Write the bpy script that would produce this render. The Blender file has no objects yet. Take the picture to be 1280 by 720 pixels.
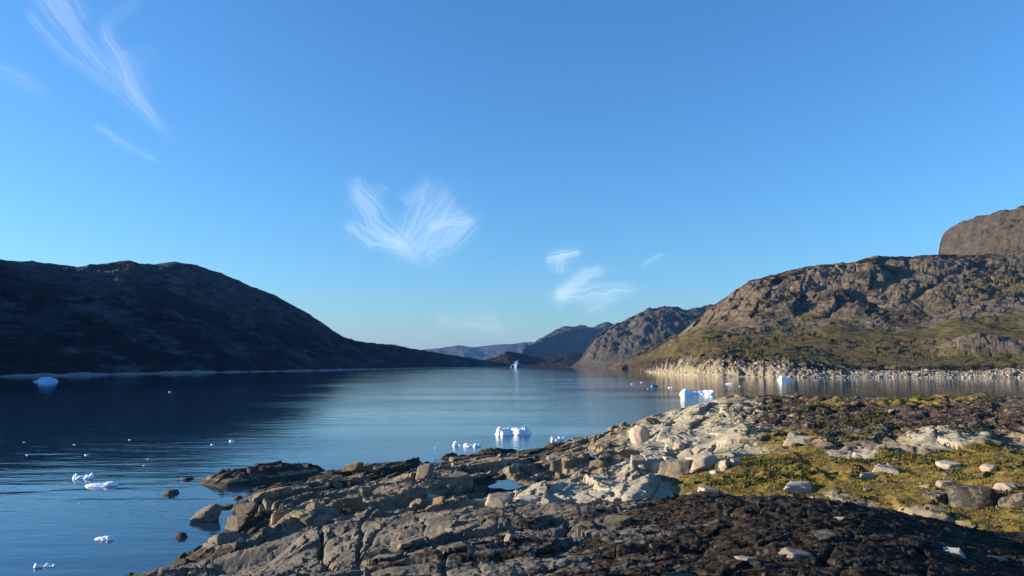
import bpy, math, random
import numpy as np

# ------------------------------------------------------------------ camera, sky, sun, exposure
F = 914.0                      # focal length in pixels of a 1280 wide picture
PITCH = math.atan(96.0 / F)    # horizon lies 96 px under the middle
ZC = 7.0                       # eye height above the water
SUN_EL, SUN_AZ = 13.0, -88.0  # degrees; azimuth from the view direction, negative = left

S = bpy.context.scene
COL = S.collection
cam = bpy.data.cameras.new('camera')
cam.sensor_width = 36.0
cam.lens = 36.0 * F / 1280.0
cam.clip_start, cam.clip_end = 0.1, 200000.0
cam_o = bpy.data.objects.new('camera', cam)
cam_o.location = (0, 0, ZC)
cam_o.rotation_euler = (math.pi / 2 + PITCH, 0, 0)
COL.objects.link(cam_o)
S.camera = cam_o

w = bpy.data.worlds.new('World')
S.world = w
w.use_nodes = True
nt = w.node_tree
sky = nt.nodes.new('ShaderNodeTexSky')
sky.sky_type = 'NISHITA'
sky.sun_disc = False
sky.sun_elevation = math.radians(SUN_EL)
sky.sun_rotation = math.radians(SUN_AZ)
sky.altitude = 0
sky.air_density = 1.3
sky.dust_density = 0.3
sky.ozone_density = 7.8
nt.nodes['Background'].inputs['Strength'].default_value = 0.104
nt.links.new(sky.outputs[0], nt.nodes['Background'].inputs['Color'])

sl = bpy.data.lights.new('sun', 'SUN')
sl.energy = 5.0
sl.angle = math.radians(0.53)
sl.color = (1.0, 0.84, 0.63)
so = bpy.data.objects.new('sun', sl)
ce, se = math.cos(math.radians(SUN_EL)), math.sin(math.radians(SUN_EL))
SUND = np.array([math.sin(math.radians(SUN_AZ)) * ce, math.cos(math.radians(SUN_AZ)) * ce, se])
from mathutils import Vector
so.rotation_euler = Vector(SUND).to_track_quat('Z', 'Y').to_euler()
so.location = (-40, 0, 60)
COL.objects.link(so)

S.view_settings.view_transform = 'Standard'
S.view_settings.look = 'None'
S.view_settings.exposure = 1.35
S.view_settings.gamma = 1.0
S.view_settings.use_curve_mapping = False
S.render.engine = 'CYCLES'
S.cycles.use_denoising = True
S.cycles.max_bounces = 6
S.cycles.transparent_max_bounces = 16
S.cycles.volume_bounces = 0

random.seed(7)
RNG = np.random.default_rng(11)

# ------------------------------------------------------------------ pixel -> place
CP, SP = math.cos(PITCH), math.sin(PITCH)
def ray(u, v):
    u = np.asarray(u, float); v = np.asarray(v, float)
    a = (u - 640) / F; b = (360 - v) / F
    return np.stack([a + 0 * b, CP - b * SP + 0 * a, SP + b * CP + 0 * a], -1)
def at_z(u, v, z):
    d = ray(u, v); t = (np.asarray(z, float) - ZC) / d[..., 2]
    return d * t[..., None] + np.array([0, 0, ZC])
def at_y(u, v, y):
    d = ray(u, v); t = np.asarray(y, float) / d[..., 1]
    return d * t[..., None] + np.array([0, 0, ZC])

# ------------------------------------------------------------------ noise
def _h(ix, iy, seed):
    h = (ix.astype(np.int64) * 374761393 + iy.astype(np.int64) * 668265263 + seed * 1274126177) & 0xFFFFFFFF
    h = ((h ^ (h >> 13)) * 1103515245) & 0xFFFFFFFF
    h = ((h ^ (h >> 16)) * 2246822519) & 0xFFFFFFFF
    return (h ^ (h >> 15)) & 0xFFFFFF
def hash01(ix, iy, seed):
    return _h(ix, iy, seed) / float(0x1000000)
def perlin(x, y, seed=0):
    x, y = np.broadcast_arrays(np.asarray(x, float), np.asarray(y, float))
    xi = np.floor(x); yi = np.floor(y); xf = x - xi; yf = y - yi
    ux = xf * xf * xf * (xf * (xf * 6 - 15) + 10); uy = yf * yf * yf * (yf * (yf * 6 - 15) + 10)
    def g(ix, iy, dx, dy):
        a = hash01(ix, iy, seed) * 2 * math.pi
        return np.cos(a) * dx + np.sin(a) * dy
    n00 = g(xi, yi, xf, yf); n10 = g(xi + 1, yi, xf - 1, yf)
    n01 = g(xi, yi + 1, xf, yf - 1); n11 = g(xi + 1, yi + 1, xf - 1, yf - 1)
    return 1.5 * ((n00 * (1 - ux) + n10 * ux) * (1 - uy) + (n01 * (1 - ux) + n11 * ux) * uy)
def fbm(x, y, octv=4, seed=0, gain=0.5, lac=2.03):
    s = 0; a = 1.0; f = 1.0
    for k in range(octv):
        s = s + a * perlin(x * f + 17.3 * k, y * f - 9.1 * k, seed + k); a *= gain; f *= lac
    return s
def ridged(x, y, octv=4, seed=0, gain=0.5, lac=2.1):
    s = 0; a = 1.0; f = 1.0; tot = 0
    for k in range(octv):
        s = s + a * (1 - np.abs(perlin(x * f + 31.7 * k, y * f + 5.3 * k, seed + k))); tot += a; a *= gain; f *= lac
    return s / tot
def voronoi(x, y, seed=0, jit=0.9):
    xi = np.floor(x); yi = np.floor(y)
    f1 = np.full(x.shape, 9e9); f2 = np.full(x.shape, 9e9)
    cx = np.zeros(x.shape); cy = np.zeros(x.shape); gi = np.zeros(x.shape); gj = np.zeros(x.shape)
    for i in (-1, 0, 1):
        for j in (-1, 0, 1):
            px = xi + i; py = yi + j
            qx = px + 0.5 + jit * (hash01(px, py, seed) - 0.5); qy = py + 0.5 + jit * (hash01(px, py, seed + 7) - 0.5)
            d = np.hypot(qx - x, qy - y)
            c = d < f1
            f2 = np.where(c, f1, np.minimum(f2, d))
            f1 = np.where(c, d, f1)
            cx = np.where(c, qx, cx); cy = np.where(c, qy, cy); gi = np.where(c, px, gi); gj = np.where(c, py, gj)
    return f1, f2, cx, cy, gi, gj
def sstep(a, b, x):
    t = np.clip((x - a) / (b - a), 0, 1)
    return t * t * (3 - 2 * t)

# ------------------------------------------------------------------ mesh helpers
def mesh_np(name, V, Fc, smooth=True, attrs=None):
    V = np.ascontiguousarray(V, np.float32); Fc = np.ascontiguousarray(Fc, np.int32)
    k = Fc.shape[1]
    me = bpy.data.meshes.new(name)
    me.vertices.add(len(V)); me.vertices.foreach_set('co', V.ravel())
    me.loops.add(Fc.size); me.loops.foreach_set('vertex_index', Fc.ravel())
    me.polygons.add(len(Fc)); me.polygons.foreach_set('loop_start', np.arange(0, Fc.size, k, dtype=np.int32))
    if smooth:
        me.polygons.foreach_set('use_smooth', np.ones(len(Fc), bool))
    for an, A in (attrs or {}).items():
        A = np.asarray(A, np.float32)
        if A.ndim == 1:
            at = me.attributes.new(an, 'FLOAT', 'POINT'); at.data.foreach_set('value', np.ascontiguousarray(A))
        else:
            if A.shape[1] == 3: A = np.concatenate([A, np.ones((len(A), 1), np.float32)], 1)
            at = me.attributes.new(an, 'FLOAT_COLOR', 'POINT'); at.data.foreach_set('color', np.ascontiguousarray(A).ravel())
    me.update(calc_edges=True)
    return me
def add(name, me, mat=None, label=None, cat=None, group=None, kind=None, parent=None):
    o = bpy.data.objects.new(name, me)
    COL.objects.link(o)
    if mat is not None and not me.materials: me.materials.append(mat)
    if label: o['label'] = label
    if cat: o['category'] = cat
    if group: o['group'] = group
    if kind: o['kind'] = kind
    if parent: o.parent = parent
    return o
def grid_faces(n, m, keep=None):
    i = np.arange(n - 1)[:, None] * m + np.arange(m - 1)[None, :]
    f = np.stack([i, i + 1, i + m + 1, i + m], -1).reshape(-1, 4)
    return f if keep is None else f[keep.reshape(-1)]
def compact(V, Fc, A):
    used = np.zeros(len(V), bool); used[Fc.ravel()] = True
    idx = np.cumsum(used) - 1
    return V[used], idx[Fc], {k: a[used] for k, a in A.items()}

# ------------------------------------------------------------------ node helpers
def k_(cols, f):
    return [tuple(c * f for c in col) for col in cols]
class NT:
    def __init__(s, name):
        s.m = bpy.data.materials.new(name); s.m.use_nodes = True
        s.t = s.m.node_tree; s.N = s.t.nodes; s.L = s.t.links
        s.N.clear(); s.out = s.N.new('ShaderNodeOutputMaterial')
        s.co = s.N.new('ShaderNodeTexCoord').outputs['Object']
    def lk(s, a, b):
        if isinstance(a, (int, float)): b.default_value = a
        elif isinstance(a, (tuple, list)):
            b.default_value = tuple(a) + ((1,) if len(a) == 3 and b.type == 'RGBA' else ())
        else: s.L.new(a, b)
    def noise(s, scale, detail=6, rough=0.6, vec=None, dist=0.0, out='Fac'):
        n = s.N.new('ShaderNodeTexNoise'); n.inputs['Scale'].default_value = scale
        n.inputs['Detail'].default_value = detail; n.inputs['Roughness'].default_value = rough
        n.inputs['Distortion'].default_value = dist
        s.L.new(vec if vec is not None else s.co, n.inputs['Vector']); return n.outputs[out]
    def vor(s, scale, feat='F1', vec=None, out='Distance'):
        n = s.N.new('ShaderNodeTexVoronoi'); n.feature = feat; n.inputs['Scale'].default_value = scale
        s.L.new(vec if vec is not None else s.co, n.inputs['Vector']); return n.outputs[out]
    def mapv(s, scale=(1, 1, 1), rot=(0, 0, 0), vec=None):
        n = s.N.new('ShaderNodeMapping'); n.inputs['Scale'].default_value = scale; n.inputs['Rotation'].default_value = rot
        s.L.new(vec if vec is not None else s.co, n.inputs['Vector']); return n.outputs[0]
    def ramp(s, fac, a, b):
        n = s.N.new('ShaderNodeMapRange'); n.interpolation_type = 'SMOOTHSTEP'
        s.lk(fac, n.inputs['Value']); n.inputs['From Min'].default_value = a; n.inputs['From Max'].default_value = b
        return n.outputs[0]
    def mix(s, f, a, b):
        n = s.N.new('ShaderNodeMix'); n.data_type = 'RGBA'
        s.lk(f, n.inputs[0]); s.lk(a, n.inputs[6]); s.lk(b, n.inputs[7]); return n.outputs[2]
    def math(s, op, a, b=0.0, clamp=False):
        n = s.N.new('ShaderNodeMath'); n.operation = op; n.use_clamp = clamp
        s.lk(a, n.inputs[0]); s.lk(b, n.inputs[1]); return n.outputs[0]
    def attr(s, name, out='Fac'):
        n = s.N.new('ShaderNodeAttribute'); n.attribute_name = name; return n.outputs[out]
    def bump(s, h, strength, dist, nrm=None):
        n = s.N.new('ShaderNodeBump'); n.inputs['Strength'].default_value = strength; n.inputs['Distance'].default_value = dist
        s.L.new(h, n.inputs['Height'])
        if nrm is not None: s.L.new(nrm, n.inputs['Normal'])
        return n.outputs[0]
    def pbsdf(s, col, rough, nrm=None, spec=0.3, **kw):
        n = s.N.new('ShaderNodeBsdfPrincipled')
        s.lk(col, n.inputs['Base Color']); s.lk(rough, n.inputs['Roughness']); n.inputs['Specular IOR Level'].default_value = spec
        if nrm is not None: s.L.new(nrm, n.inputs['Normal'])
        for k, v in kw.items(): s.lk(v, n.inputs[k.replace('_', ' ')])
        s.L.new(n.outputs[0], s.out.inputs['Surface']); return n
    def colvar(s, cols, scale, detail=5, rough=0.65, vec=None):
        """several natural colours patched over each other by noise"""
        c = cols[0]
        for k, cc in enumerate(cols[1:]):
            f = s.ramp(s.noise(scale * (1 + 0.7 * k), detail, rough, vec=s.mapv((1, 1, 1), (0.3 * k, 0.2 * k, 1.1 * k), vec)), 0.47, 0.60)
            c = s.mix(f, c, cc)
        return c

def mat_shore():
    """ice-scoured gneiss with lichen, heath, moss and wet dark foot; masks come as point attributes"""
    t = NT('shore_rock')
    st = t.mapv((1.0, 0.28, 1.6), (0, 0, -0.36))
    rock = t.colvar(k_([(0.215, 0.180, 0.130), (0.285, 0.235, 0.165), (0.13, 0.115, 0.095), (0.33, 0.255, 0.15)], 0.80), 0.55, vec=st)
    rock = t.mix(t.math('MULTIPLY', t.ramp(t.noise(6, 6, 0.7, vec=st), 0.5, 0.75), 0.5), rock, (0.035, 0.031, 0.027))
    pale = t.colvar(k_([(0.43, 0.39, 0.30), (0.36, 0.345, 0.265), (0.46, 0.40, 0.29), (0.33, 0.31, 0.21)], 0.76), 0.4, vec=st)
    pale = t.mix(t.math('MULTIPLY', t.ramp(t.noise(2.6, 8, 0.75, vec=st), 0.50, 0.66), 0.85), pale, (0.11, 0.10, 0.085))
    c = t.mix(t.ramp(t.math('ADD', t.attr('pale'), t.math('MULTIPLY', t.math('SUBTRACT', t.noise(0.9, 5), 0.5), 0.9)), 0.35, 0.6), rock, pale)
    dark = t.colvar([(0.030, 0.026, 0.024), (0.055, 0.040, 0.034), (0.018, 0.016, 0.016), (0.085, 0.062, 0.048)], 2.3)
    f = t.ramp(t.math('ADD', t.attr('heath'), t.math('MULTIPLY', t.math('SUBTRACT', t.noise(1.6, 8, 0.72), 0.5), 1.7)), 0.44, 0.62)
    c = t.mix(f, c, dark)
    moss = t.colvar([(0.190, 0.146, 0.026), (0.135, 0.114, 0.023), (0.062, 0.060, 0.016), (0.20, 0.142, 0.030), (0.10, 0.060, 0.022)], 0.55)
    g = t.ramp(t.math('ADD', t.attr('veg'), t.math('MULTIPLY', t.math('SUBTRACT', t.noise(1.1, 7, 0.7), 0.5), 1.0)), 0.42, 0.58)
    c = t.mix(g, c, moss)
    wet = t.ramp(t.math('ADD', t.attr('wet'), t.math('MULTIPLY', t.math('SUBTRACT', t.noise(1.5, 5), 0.5), 0.7)), 0.35, 0.65)
    c = t.mix(wet, c, t.mix(0.75, c, (0.012, 0.010, 0.007)))
    h = t.math('ADD', t.noise(9, 8, 0.68, vec=st), t.math('MULTIPLY', t.noise(38, 4, 0.7), 0.5))
    n = t.bump(h, 0.9, 0.07)
    t.pbsdf(c, 0.9, n, 0.2)
    return t.m
def mat_dome():
    t = NT('outcrop_rock')
    st = t.mapv((0.45, 1.2, 1.2), (0, 0, 0.12))
    rock = t.colvar(k_([(0.21, 0.195, 0.17), (0.28, 0.26, 0.225), (0.14, 0.135, 0.125), (0.27, 0.235, 0.175)], 0.70), 1.3, vec=st)
    rock = t.mix(t.math('MULTIPLY', t.ramp(t.noise(22, 6, 0.75), 0.50, 0.66), 0.8), rock, (0.030, 0.027, 0.025))
    rock = t.mix(t.math('MULTIPLY', t.ramp(t.noise(13, 6, 0.7), 0.60, 0.72), 0.7), rock, (0.27, 0.25, 0.205))
    heath = t.colvar([(0.009, 0.0075, 0.0065), (0.018, 0.013, 0.010), (0.006, 0.0055, 0.005), (0.036, 0.020, 0.012), (0.07, 0.06, 0.045)], 5.0, 8, 0.75, vec=st)
    f = t.ramp(t.math('ADD', t.attr('heath'), t.math('MULTIPLY', t.math('SUBTRACT', t.noise(3.2, 9, 0.75, vec=st), 0.5), 1.9)), 0.42, 0.56)
    c = t.mix(f, rock, heath)
    h = t.math('ADD', t.noise(34, 9, 0.72, vec=st), t.math('MULTIPLY', t.noise(150, 4, 0.7), 0.35))
    n = t.bump(h, 1.0, 0.028)
    t.pbsdf(c, 0.92, n, 0.15)
    return t.m
def mat_boulder(name, cols, sc=1.2, speck=(0.03, 0.027, 0.024), amt=0.6, kk=0.8):
    t = NT(name)
    oi = t.N.new('ShaderNodeObjectInfo')
    va = t.N.new('ShaderNodeVectorMath'); va.operation = 'ADD'
    t.L.new(t.co, va.inputs[0]); t.L.new(oi.outputs['Location'], va.inputs[1])
    v = va.outputs[0]
    c = t.colvar(k_(cols, kk), sc, vec=v)
    c = t.mix(t.math('MULTIPLY', t.ramp(t.noise(4 * sc, 7, 0.72, vec=v), 0.52, 0.68), amt), c, speck)
    hs = t.N.new('ShaderNodeHueSaturation'); t.L.new(c, hs.inputs['Color'])
    t.L.new(t.math('ADD', t.math('MULTIPLY', oi.outputs['Random'], 0.5), 0.75), hs.inputs['Value'])
    n = t.bump(t.noise(7 * sc, 8, 0.7, vec=v), 0.9, 0.06)
    t.pbsdf(hs.outputs[0], 0.9, n, 0.2)
    return t.m
def mat_hill(name, rock, low, sc, bumpd, veg=None, pale=None):
    """rock and low heath over a far hillside; attributes veg / pale where given"""
    t = NT(name)
    st = t.mapv((1, 0.6, 2.2), (0.25, 0.1, 0.5))
    c = t.colvar(rock, sc, 8, 0.7, vec=st)
    lowc = t.colvar(low, sc * 1.3, 7, 0.7)
    f = t.ramp(t.math('ADD', t.attr('heath'), t.math('MULTIPLY', t.math('SUBTRACT', t.noise(sc * 1.7, 9, 0.72, vec=st), 0.5), 1.6)), 0.40, 0.60)
    c = t.mix(f, c, lowc)
    if veg:
        g = t.ramp(t.math('ADD', t.attr('veg'), t.math('MULTIPLY', t.math('SUBTRACT', t.noise(sc * 2.2, 8, 0.72, vec=st), 0.5), 2.7)), 0.42, 0.58)
        c = t.mix(g, c, t.colvar(veg, sc * 1.2, 6, 0.7, vec=st))
    if pale:
        g = t.ramp(t.math('ADD', t.attr('pale'), t.math('MULTIPLY', t.math('SUBTRACT', t.noise(sc * 5, 8, 0.72), 0.5), 0.8)), 0.42, 0.56)
        c = t.mix(g, c, t.colvar(pale, sc * 4, 6, 0.7))
    h = t.math('ADD', t.noise(sc * 5, 9, 0.7, vec=st), t.math('MULTIPLY', t.noise(sc * 26, 4, 0.7), 0.3))
    n = t.bump(h, 1.0, bumpd)
    t.pbsdf(c, 0.95, n, 0.1)
    return t.m
def mat_ice(name, col, deep):
    t = NT(name)
    c = t.mix(t.ramp(t.noise(0.9, 5, 0.6), 0.42, 0.6), col, deep)
    n = t.bump(t.noise(3.5, 7, 0.65), 0.5, 0.04)
    t.pbsdf(c, 0.45, n, 0.4, Subsurface_Weight=0.25, Subsurface_Radius=(0.15, 0.3, 0.45), Subsurface_Scale=0.5)
    return t.m
def mat_water():
    t = NT('sea_water')
    # long lazy swell, short ripples, and calm and ruffled patches over them
    patch = t.ramp(t.noise(0.018, 4, 0.6, vec=t.mapv((0.35, 1.5, 1))), 0.40, 0.62)
    rip = t.noise(1.7, 4, 0.55, vec=t.mapv((0.7, 1.25, 1), (0, 0, 0.2)))
    big = t.noise(0.32, 3, 0.5, vec=t.mapv((0.45, 1.5, 1), (0, 0, -0.1)))
    sx = t.N.new('ShaderNodeSeparateXYZ'); t.L.new(t.co, sx.inputs[0])
    # calm in the lee of the left mountain and in the cove, a light breeze down the middle of the fjord
    lee = t.ramp(t.math('ADD', sx.outputs[0], t.math('MULTIPLY', sx.outputs[1], 0.22)), -50, 60)
    cove = t.math('SUBTRACT', 1.0, t.ramp(sx.outputs[0], 35, 85))
    wind = t.math('ADD', 0.40, t.math('MULTIPLY', t.math('MULTIPLY', lee, cove), 2.3))
    rip = t.math('MULTIPLY', rip, wind)
    h = t.math('ADD', t.math('MULTIPLY', big, 1.6), t.math('MULTIPLY', rip, t.math('ADD', t.math('MULTIPLY', patch, 0.55), 0.20)))
    n = t.bump(h, 1.0, 0.024)
    t.pbsdf((0.007, 0.028, 0.062), 0.03, n, 0.5, IOR=1.333)
    return t.m
def mat_leaf(name, cols):
    t = NT(name)
    c = t.mix(t.attr('tone'), cols[0], cols[1])
    c = t.mix(t.ramp(t.noise(0.8, 4, 0.6), 0.5, 0.62), c, cols[2])
    p = t.pbsdf(c, 0.85, None, 0.15)
    return t.m

M = dict(
    shore=mat_shore(), dome=mat_dome(), water=mat_water(),
    grey=mat_boulder('grey_boulder', [(0.23, 0.205, 0.165), (0.30, 0.26, 0.20), (0.16, 0.145, 0.125), (0.32, 0.25, 0.16)], kk=0.6),
    pale=mat_boulder('pale_boulder', [(0.46, 0.40, 0.32), (0.40, 0.37, 0.31), (0.50, 0.41, 0.32)], 1.6, (0.14, 0.125, 0.10), 0.75, kk=0.72),
    pink=mat_boulder('pinkish_boulder', [(0.50, 0.39, 0.31), (0.46, 0.36, 0.28), (0.40, 0.34, 0.28)], 1.2, (0.27, 0.22, 0.18), 0.4),
    tan=mat_boulder('tan_boulder', [(0.42, 0.29, 0.15), (0.38, 0.27, 0.16), (0.32, 0.25, 0.17)], 1.2, (0.2, 0.15, 0.1), 0.4),
    lichen=mat_boulder('lichened_boulder', [(0.07, 0.064, 0.056), (0.035, 0.032, 0.03), (0.20, 0.175, 0.14)], 2.0, (0.02, 0.019, 0.018), 0.8),
    white=mat_boulder('white_stone', [(0.62, 0.59, 0.54), (0.52, 0.5, 0.46)], 4.0, (0.35, 0.33, 0.3), 0.4),
    ice=mat_ice('white_ice', (0.86, 0.90, 0.93), (0.70, 0.83, 0.93)),
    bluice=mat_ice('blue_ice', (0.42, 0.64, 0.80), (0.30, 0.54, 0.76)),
    blue_shade_ice=mat_ice('deep_blue_shade_ice', (0.045, 0.12, 0.24), (0.03, 0.09, 0.20)),  # blue ice, with the distant iceberg's shade darkened into the colour
)

# ------------------------------------------------------------------ water
def disc_water():
    rs = np.concatenate([[0.0], np.geomspace(20, 14500, 40)]); n = 96
    th = np.arange(n) * 2 * math.pi / n
    V = [(0, 0, 0)]
    for r in rs[1:]:
        V += [(r * math.cos(a), r * math.sin(a), 0) for a in th]
    Fc = [(0, 1 + i, 1 + (i + 1) % n) for i in range(n)]
    for k in range(len(rs) - 2):
        a = 1 + k * n; b = a + n
        Fc += [(a + i, b + i, b + (i + 1) % n, a + (i + 1) % n) for i in range(n)]
    me = bpy.data.meshes.new('fjord_water'); me.from_pydata(V, [], Fc); me.update(); return me
add('fjord_water', disc_water(), M['water'], kind='structure')

# ------------------------------------------------------------------ near terrain
def shape_terrain():
    P = []
    def z(u, v, h): P.append(at_z(u, v, h))
    def beyond(u, v, h, extra):            # behind a skyline point: farther along the same bearing, lower
        p = at_z(u, v, h)
        for e, hh in extra:
            q = p.copy(); k = 1 + e / math.hypot(p[0], p[1]); q[0] *= k; q[1] *= k; q[2] = hh; P.append(q)
    # ground under and beside the photographer
    for th in (-70, -45, -20, 0, 20, 45, 70):
        for r, h in ((2.0, 5.4), (4.0, 5.32)):
            drop = 0.35 * max(0, -th / 70) * (r / 4)
            P.append(np.array([r * math.sin(math.radians(th)), r * math.cos(math.radians(th)), h - drop]))
    for u, v, h in ((300, 722, 3.9), (450, 720, 4.85), (640, 720, 5.1), (850, 720, 5.2), (1050, 720, 5.2), (1280, 720, 4.95), (1450, 720, 4.6),
                    (500, 680, 4.75), (700, 670, 5.05), (900, 660, 5.22), (1100, 670, 5.15), (1280, 690, 4.72)):
        z(u, v, h)
    # its skyline, then the fall behind it
    for u, v, h, f in ((60, 745, 2.6, -1.0), (190, 726, 3.0, -1.0), (290, 700, 3.45, -0.6), (400, 665, 3.9, 0.2), (480, 652, 4.3, .35), (560, 645, 4.5, .5), (700, 634, 4.85, 1.0),
                       (840, 620, 5.15, 1.6), (960, 617, 5.2, 2.2), (1100, 635, 4.95, 2.5), (1280, 671, 4.4, 2.7), (1450, 700, 4.2, 2.7)):
        z(u, v, h); beyond(u, v, h, ((3.0, h - 1.15 - 0.25 * (h - f)), (6.5, f + 0.25 * (h - f) * 0.5)))
    # hollow with moss and grass
    for u, v, h in ((1450, 660, 2.9), (1280, 648, 2.75), (1190, 630, 2.6), (1100, 618, 2.55), (960, 604, 2.5), (880, 605, 2.2), (1280, 600, 3.0), (1150, 595, 2.8),
                    (1000, 580, 2.75), (920, 575, 2.6), (1280, 560, 3.4), (1120, 560, 3.15), (1000, 550, 3.05), (1450, 560, 3.7),
                    (1280, 525, 3.95), (1150, 527, 3.85), (1030, 525, 3.6), (950, 525, 3.4)):
        z(u, v, h)
    # heath ridge that hides the cove
    for u, v, h in ((1600, 500, 4.9), (1450, 498, 4.8), (1280, 499, 4.65), (1210, 495, 4.7), (1120, 499, 4.5), (1060, 495, 4.6), (1000, 499, 4.4), (960, 496, 4.3), (925, 494, 4.1)):
        z(u, v, h); beyond(u, v, h, ((8, h - 1.2), (18, 0.6), (28, -1.6), (45, -4)))
    # far shore of the point
    for u, v, h in ((893, 500, 3.2), (860, 506, 2.7), (830, 514, 2.1), (795, 524, 1.5), (760, 534, 1.1), (720, 546, .6), (690, 552, .35), (640, 560, .3), (600, 562, .3), (560, 567, .25),
                    (520, 573, .3), (470, 579, .3), (430, 584, .25), (405, 590, .2)):
        z(u, v, h); beyond(u, v, h, ((-7.0, h * 0.92 + 0.1), (-3.5, h * 0.95), (-1.6, h), (1.2, h - 0.7), (3.0, min(-0.7, h - 2.2)), (9, -2.2), (25, -4)))
    # the broken ledges
    for u, v, h in ((870, 530, 2.7), (930, 545, 2.9), (850, 550, 2.0), (880, 565, 2.1), (800, 560, 1.45), (820, 590, 1.7), (860, 588, 1.9), (760, 560, .9), (750, 573, .75), (700, 575, .8), (720, 600, 1.5),
                    (770, 608, 1.8), (830, 612, 2.0), (680, 605, 1.3), (650, 620, 1.25), (620, 606, .62), (645, 606, .62), (600, 590, .75), (560, 590, .8), (540, 610, 1.0), (580, 625, 1.0), (500, 610, 1.0), (500, 595, .6),
                    (450, 600, .6), (420, 620, .8), (460, 630, .9), (400, 640, .8), (360, 620, .6), (350, 645, .95), (320, 665, .8), (300, 680, .6), (400, 605, .45), (340, 605, .3),
                    (270, 670, .55), (250, 662, .42), (235, 662, .25), (285, 676, .5), (310, 625, .35), (325, 640, .7), (290, 650, .4)):
        z(u, v, h)
    # sea bed on the left
    for u, v, h in ((215, 668, -.5), (230, 690, -1.3), (150, 700, -1.8), (180, 650, -1.6), (260, 640, -.55), (240, 620, -1.3), (285, 612, -.7), (320, 598, -.5), (370, 588, -.5), (200, 600, -2.5), (50, 690, -3), (268, 696, -.7), (240, 706, -1.2), (215, 716, -1.2), (300, 690, .05),
                    (100, 620, -4), (300, 575, -3), (-200, 700, -4), (330, 687, .3)):
        z(u, v, h)
    return np.array(P)
CTRL = shape_terrain()
def pol(x, y):
    return np.arctan2(x, y) * 1.0, np.log(np.maximum(np.hypot(x, y), 0.5))
_qa, _qb = pol(CTRL[:, 0], CTRL[:, 1])
def _tps(d2):
    return -np.sqrt(d2 + 2.5e-4)
_n = len(CTRL)
_K = _tps((_qa[:, None] - _qa[None]) ** 2 + (_qb[:, None] - _qb[None]) ** 2) + np.eye(_n) * 4e-4
_Pm = np.stack([np.ones(_n), _qa, _qb], 1)
_A = np.block([[_K, _Pm], [_Pm.T, np.zeros((3, 3))]])
_W = np.linalg.solve(_A, np.concatenate([CTRL[:, 2], np.zeros(3)]))
def base_h(x, y):
    sh = np.shape(x); a, b = pol(np.ravel(x), np.ravel(y)); o = np.zeros(a.shape)
    for s in range(0, len(a), 60000):
        aa, bb = a[s:s + 60000], b[s:s + 60000]
        d2 = (aa[:, None] - _qa[None]) ** 2 + (bb[:, None] - _qb[None]) ** 2
        o[s:s + 60000] = _tps(d2) @ _W[:_n] + _W[_n] + _W[_n + 1] * aa + _W[_n + 2] * bb
    return o.reshape(sh)
def base_fast(x, y):
    """smooth base read off a fine lookup in bearing and log distance"""
    return lut(x, y)
_ta = np.linspace(-1.35, 1.35, 420); _tb = np.linspace(math.log(1.2), math.log(150), 420)
_TA, _TB = np.meshgrid(_ta, _tb, indexing='ij')
_LUT = base_h(np.exp(_TB) * np.sin(_TA), np.exp(_TB) * np.cos(_TA))
def lut(x, y):
    a, b = pol(x, y)
    i = np.clip((a - _ta[0]) / (_ta[1] - _ta[0]), 0, 418.999); j = np.clip((b - _tb[0]) / (_tb[1] - _tb[0]), 0, 418.999)
    i0 = i.astype(int); j0 = j.astype(int); fi = i - i0; fj = j - j0
    return (_LUT[i0, j0] * (1 - fi) * (1 - fj) + _LUT[i0 + 1, j0] * fi * (1 - fj) + _LUT[i0, j0 + 1] * (1 - fi) * fj + _LUT[i0 + 1, j0 + 1] * fi * fj)
def blobs(x, y, L):
    """soft patches on the ground: (u, v, ground height, half width px, half depth px) seen places -> 0..1"""
    s = np.zeros(np.shape(x))
    for u, v, h, hw, hv in L:
        p = at_z(u, v, h); k = math.hypot(p[0], p[1]); rw = hw * k / F
        rd = 0.5 * abs(at_z(u, v - hv, h)[1] - at_z(u, v + hv, h)[1])
        d = ((x - p[0]) / rw) ** 2 + ((y - p[1]) / rd) ** 2
        s = np.maximum(s, np.exp(-d * d * 0.7))
    return s
VEG = [(950, 600, 2.5, 90, 14), (900, 590, 2.3, 60, 10), (1010, 577, 2.75, 80, 13), (1110, 600, 2.6, 110, 14), (1210, 615, 2.7, 110, 22), (1265, 650, 2.75, 60, 14),
       (985, 560, 3.0, 50, 7), (1150, 575, 3.0, 90, 9), (1250, 570, 3.2, 60, 12), (1130, 508, 4.2, 40, 2.5), (1200, 506, 4.2, 30, 2), (1040, 506, 4.2, 28, 2), (960, 540, 3.3, 55, 8), (860, 606, 2.1, 40, 7), (1400, 600, 3.0, 100, 40), (905, 567, 2.5, 40, 5)]
PALE = [(720, 605, 1.5, 95, 22), (640, 618, 1.2, 50, 10), (790, 612, 1.9, 70, 14), (860, 540, 2.4, 70, 22), (900, 560, 2.5, 50, 12), (830, 575, 1.7, 60, 16), (880, 515, 2.9, 40, 12), (1185, 551, 3.4, 42, 5), (1060, 561, 3.1, 26, 4), (850, 590, 1.8, 60, 8)]
HEATH = [(1000, 505, 4.3, 90, 12), (1150, 515, 4.1, 130, 14), (1260, 520, 4.1, 90, 20), (1050, 530, 3.6, 100, 10), (1000, 590, 2.7, 40, 6), (945, 520, 3.6, 40, 12), (1060, 590, 2.7, 50, 5), (1450, 520, 4.3, 120, 30), (1180, 540, 3.6, 60, 8)]
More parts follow.
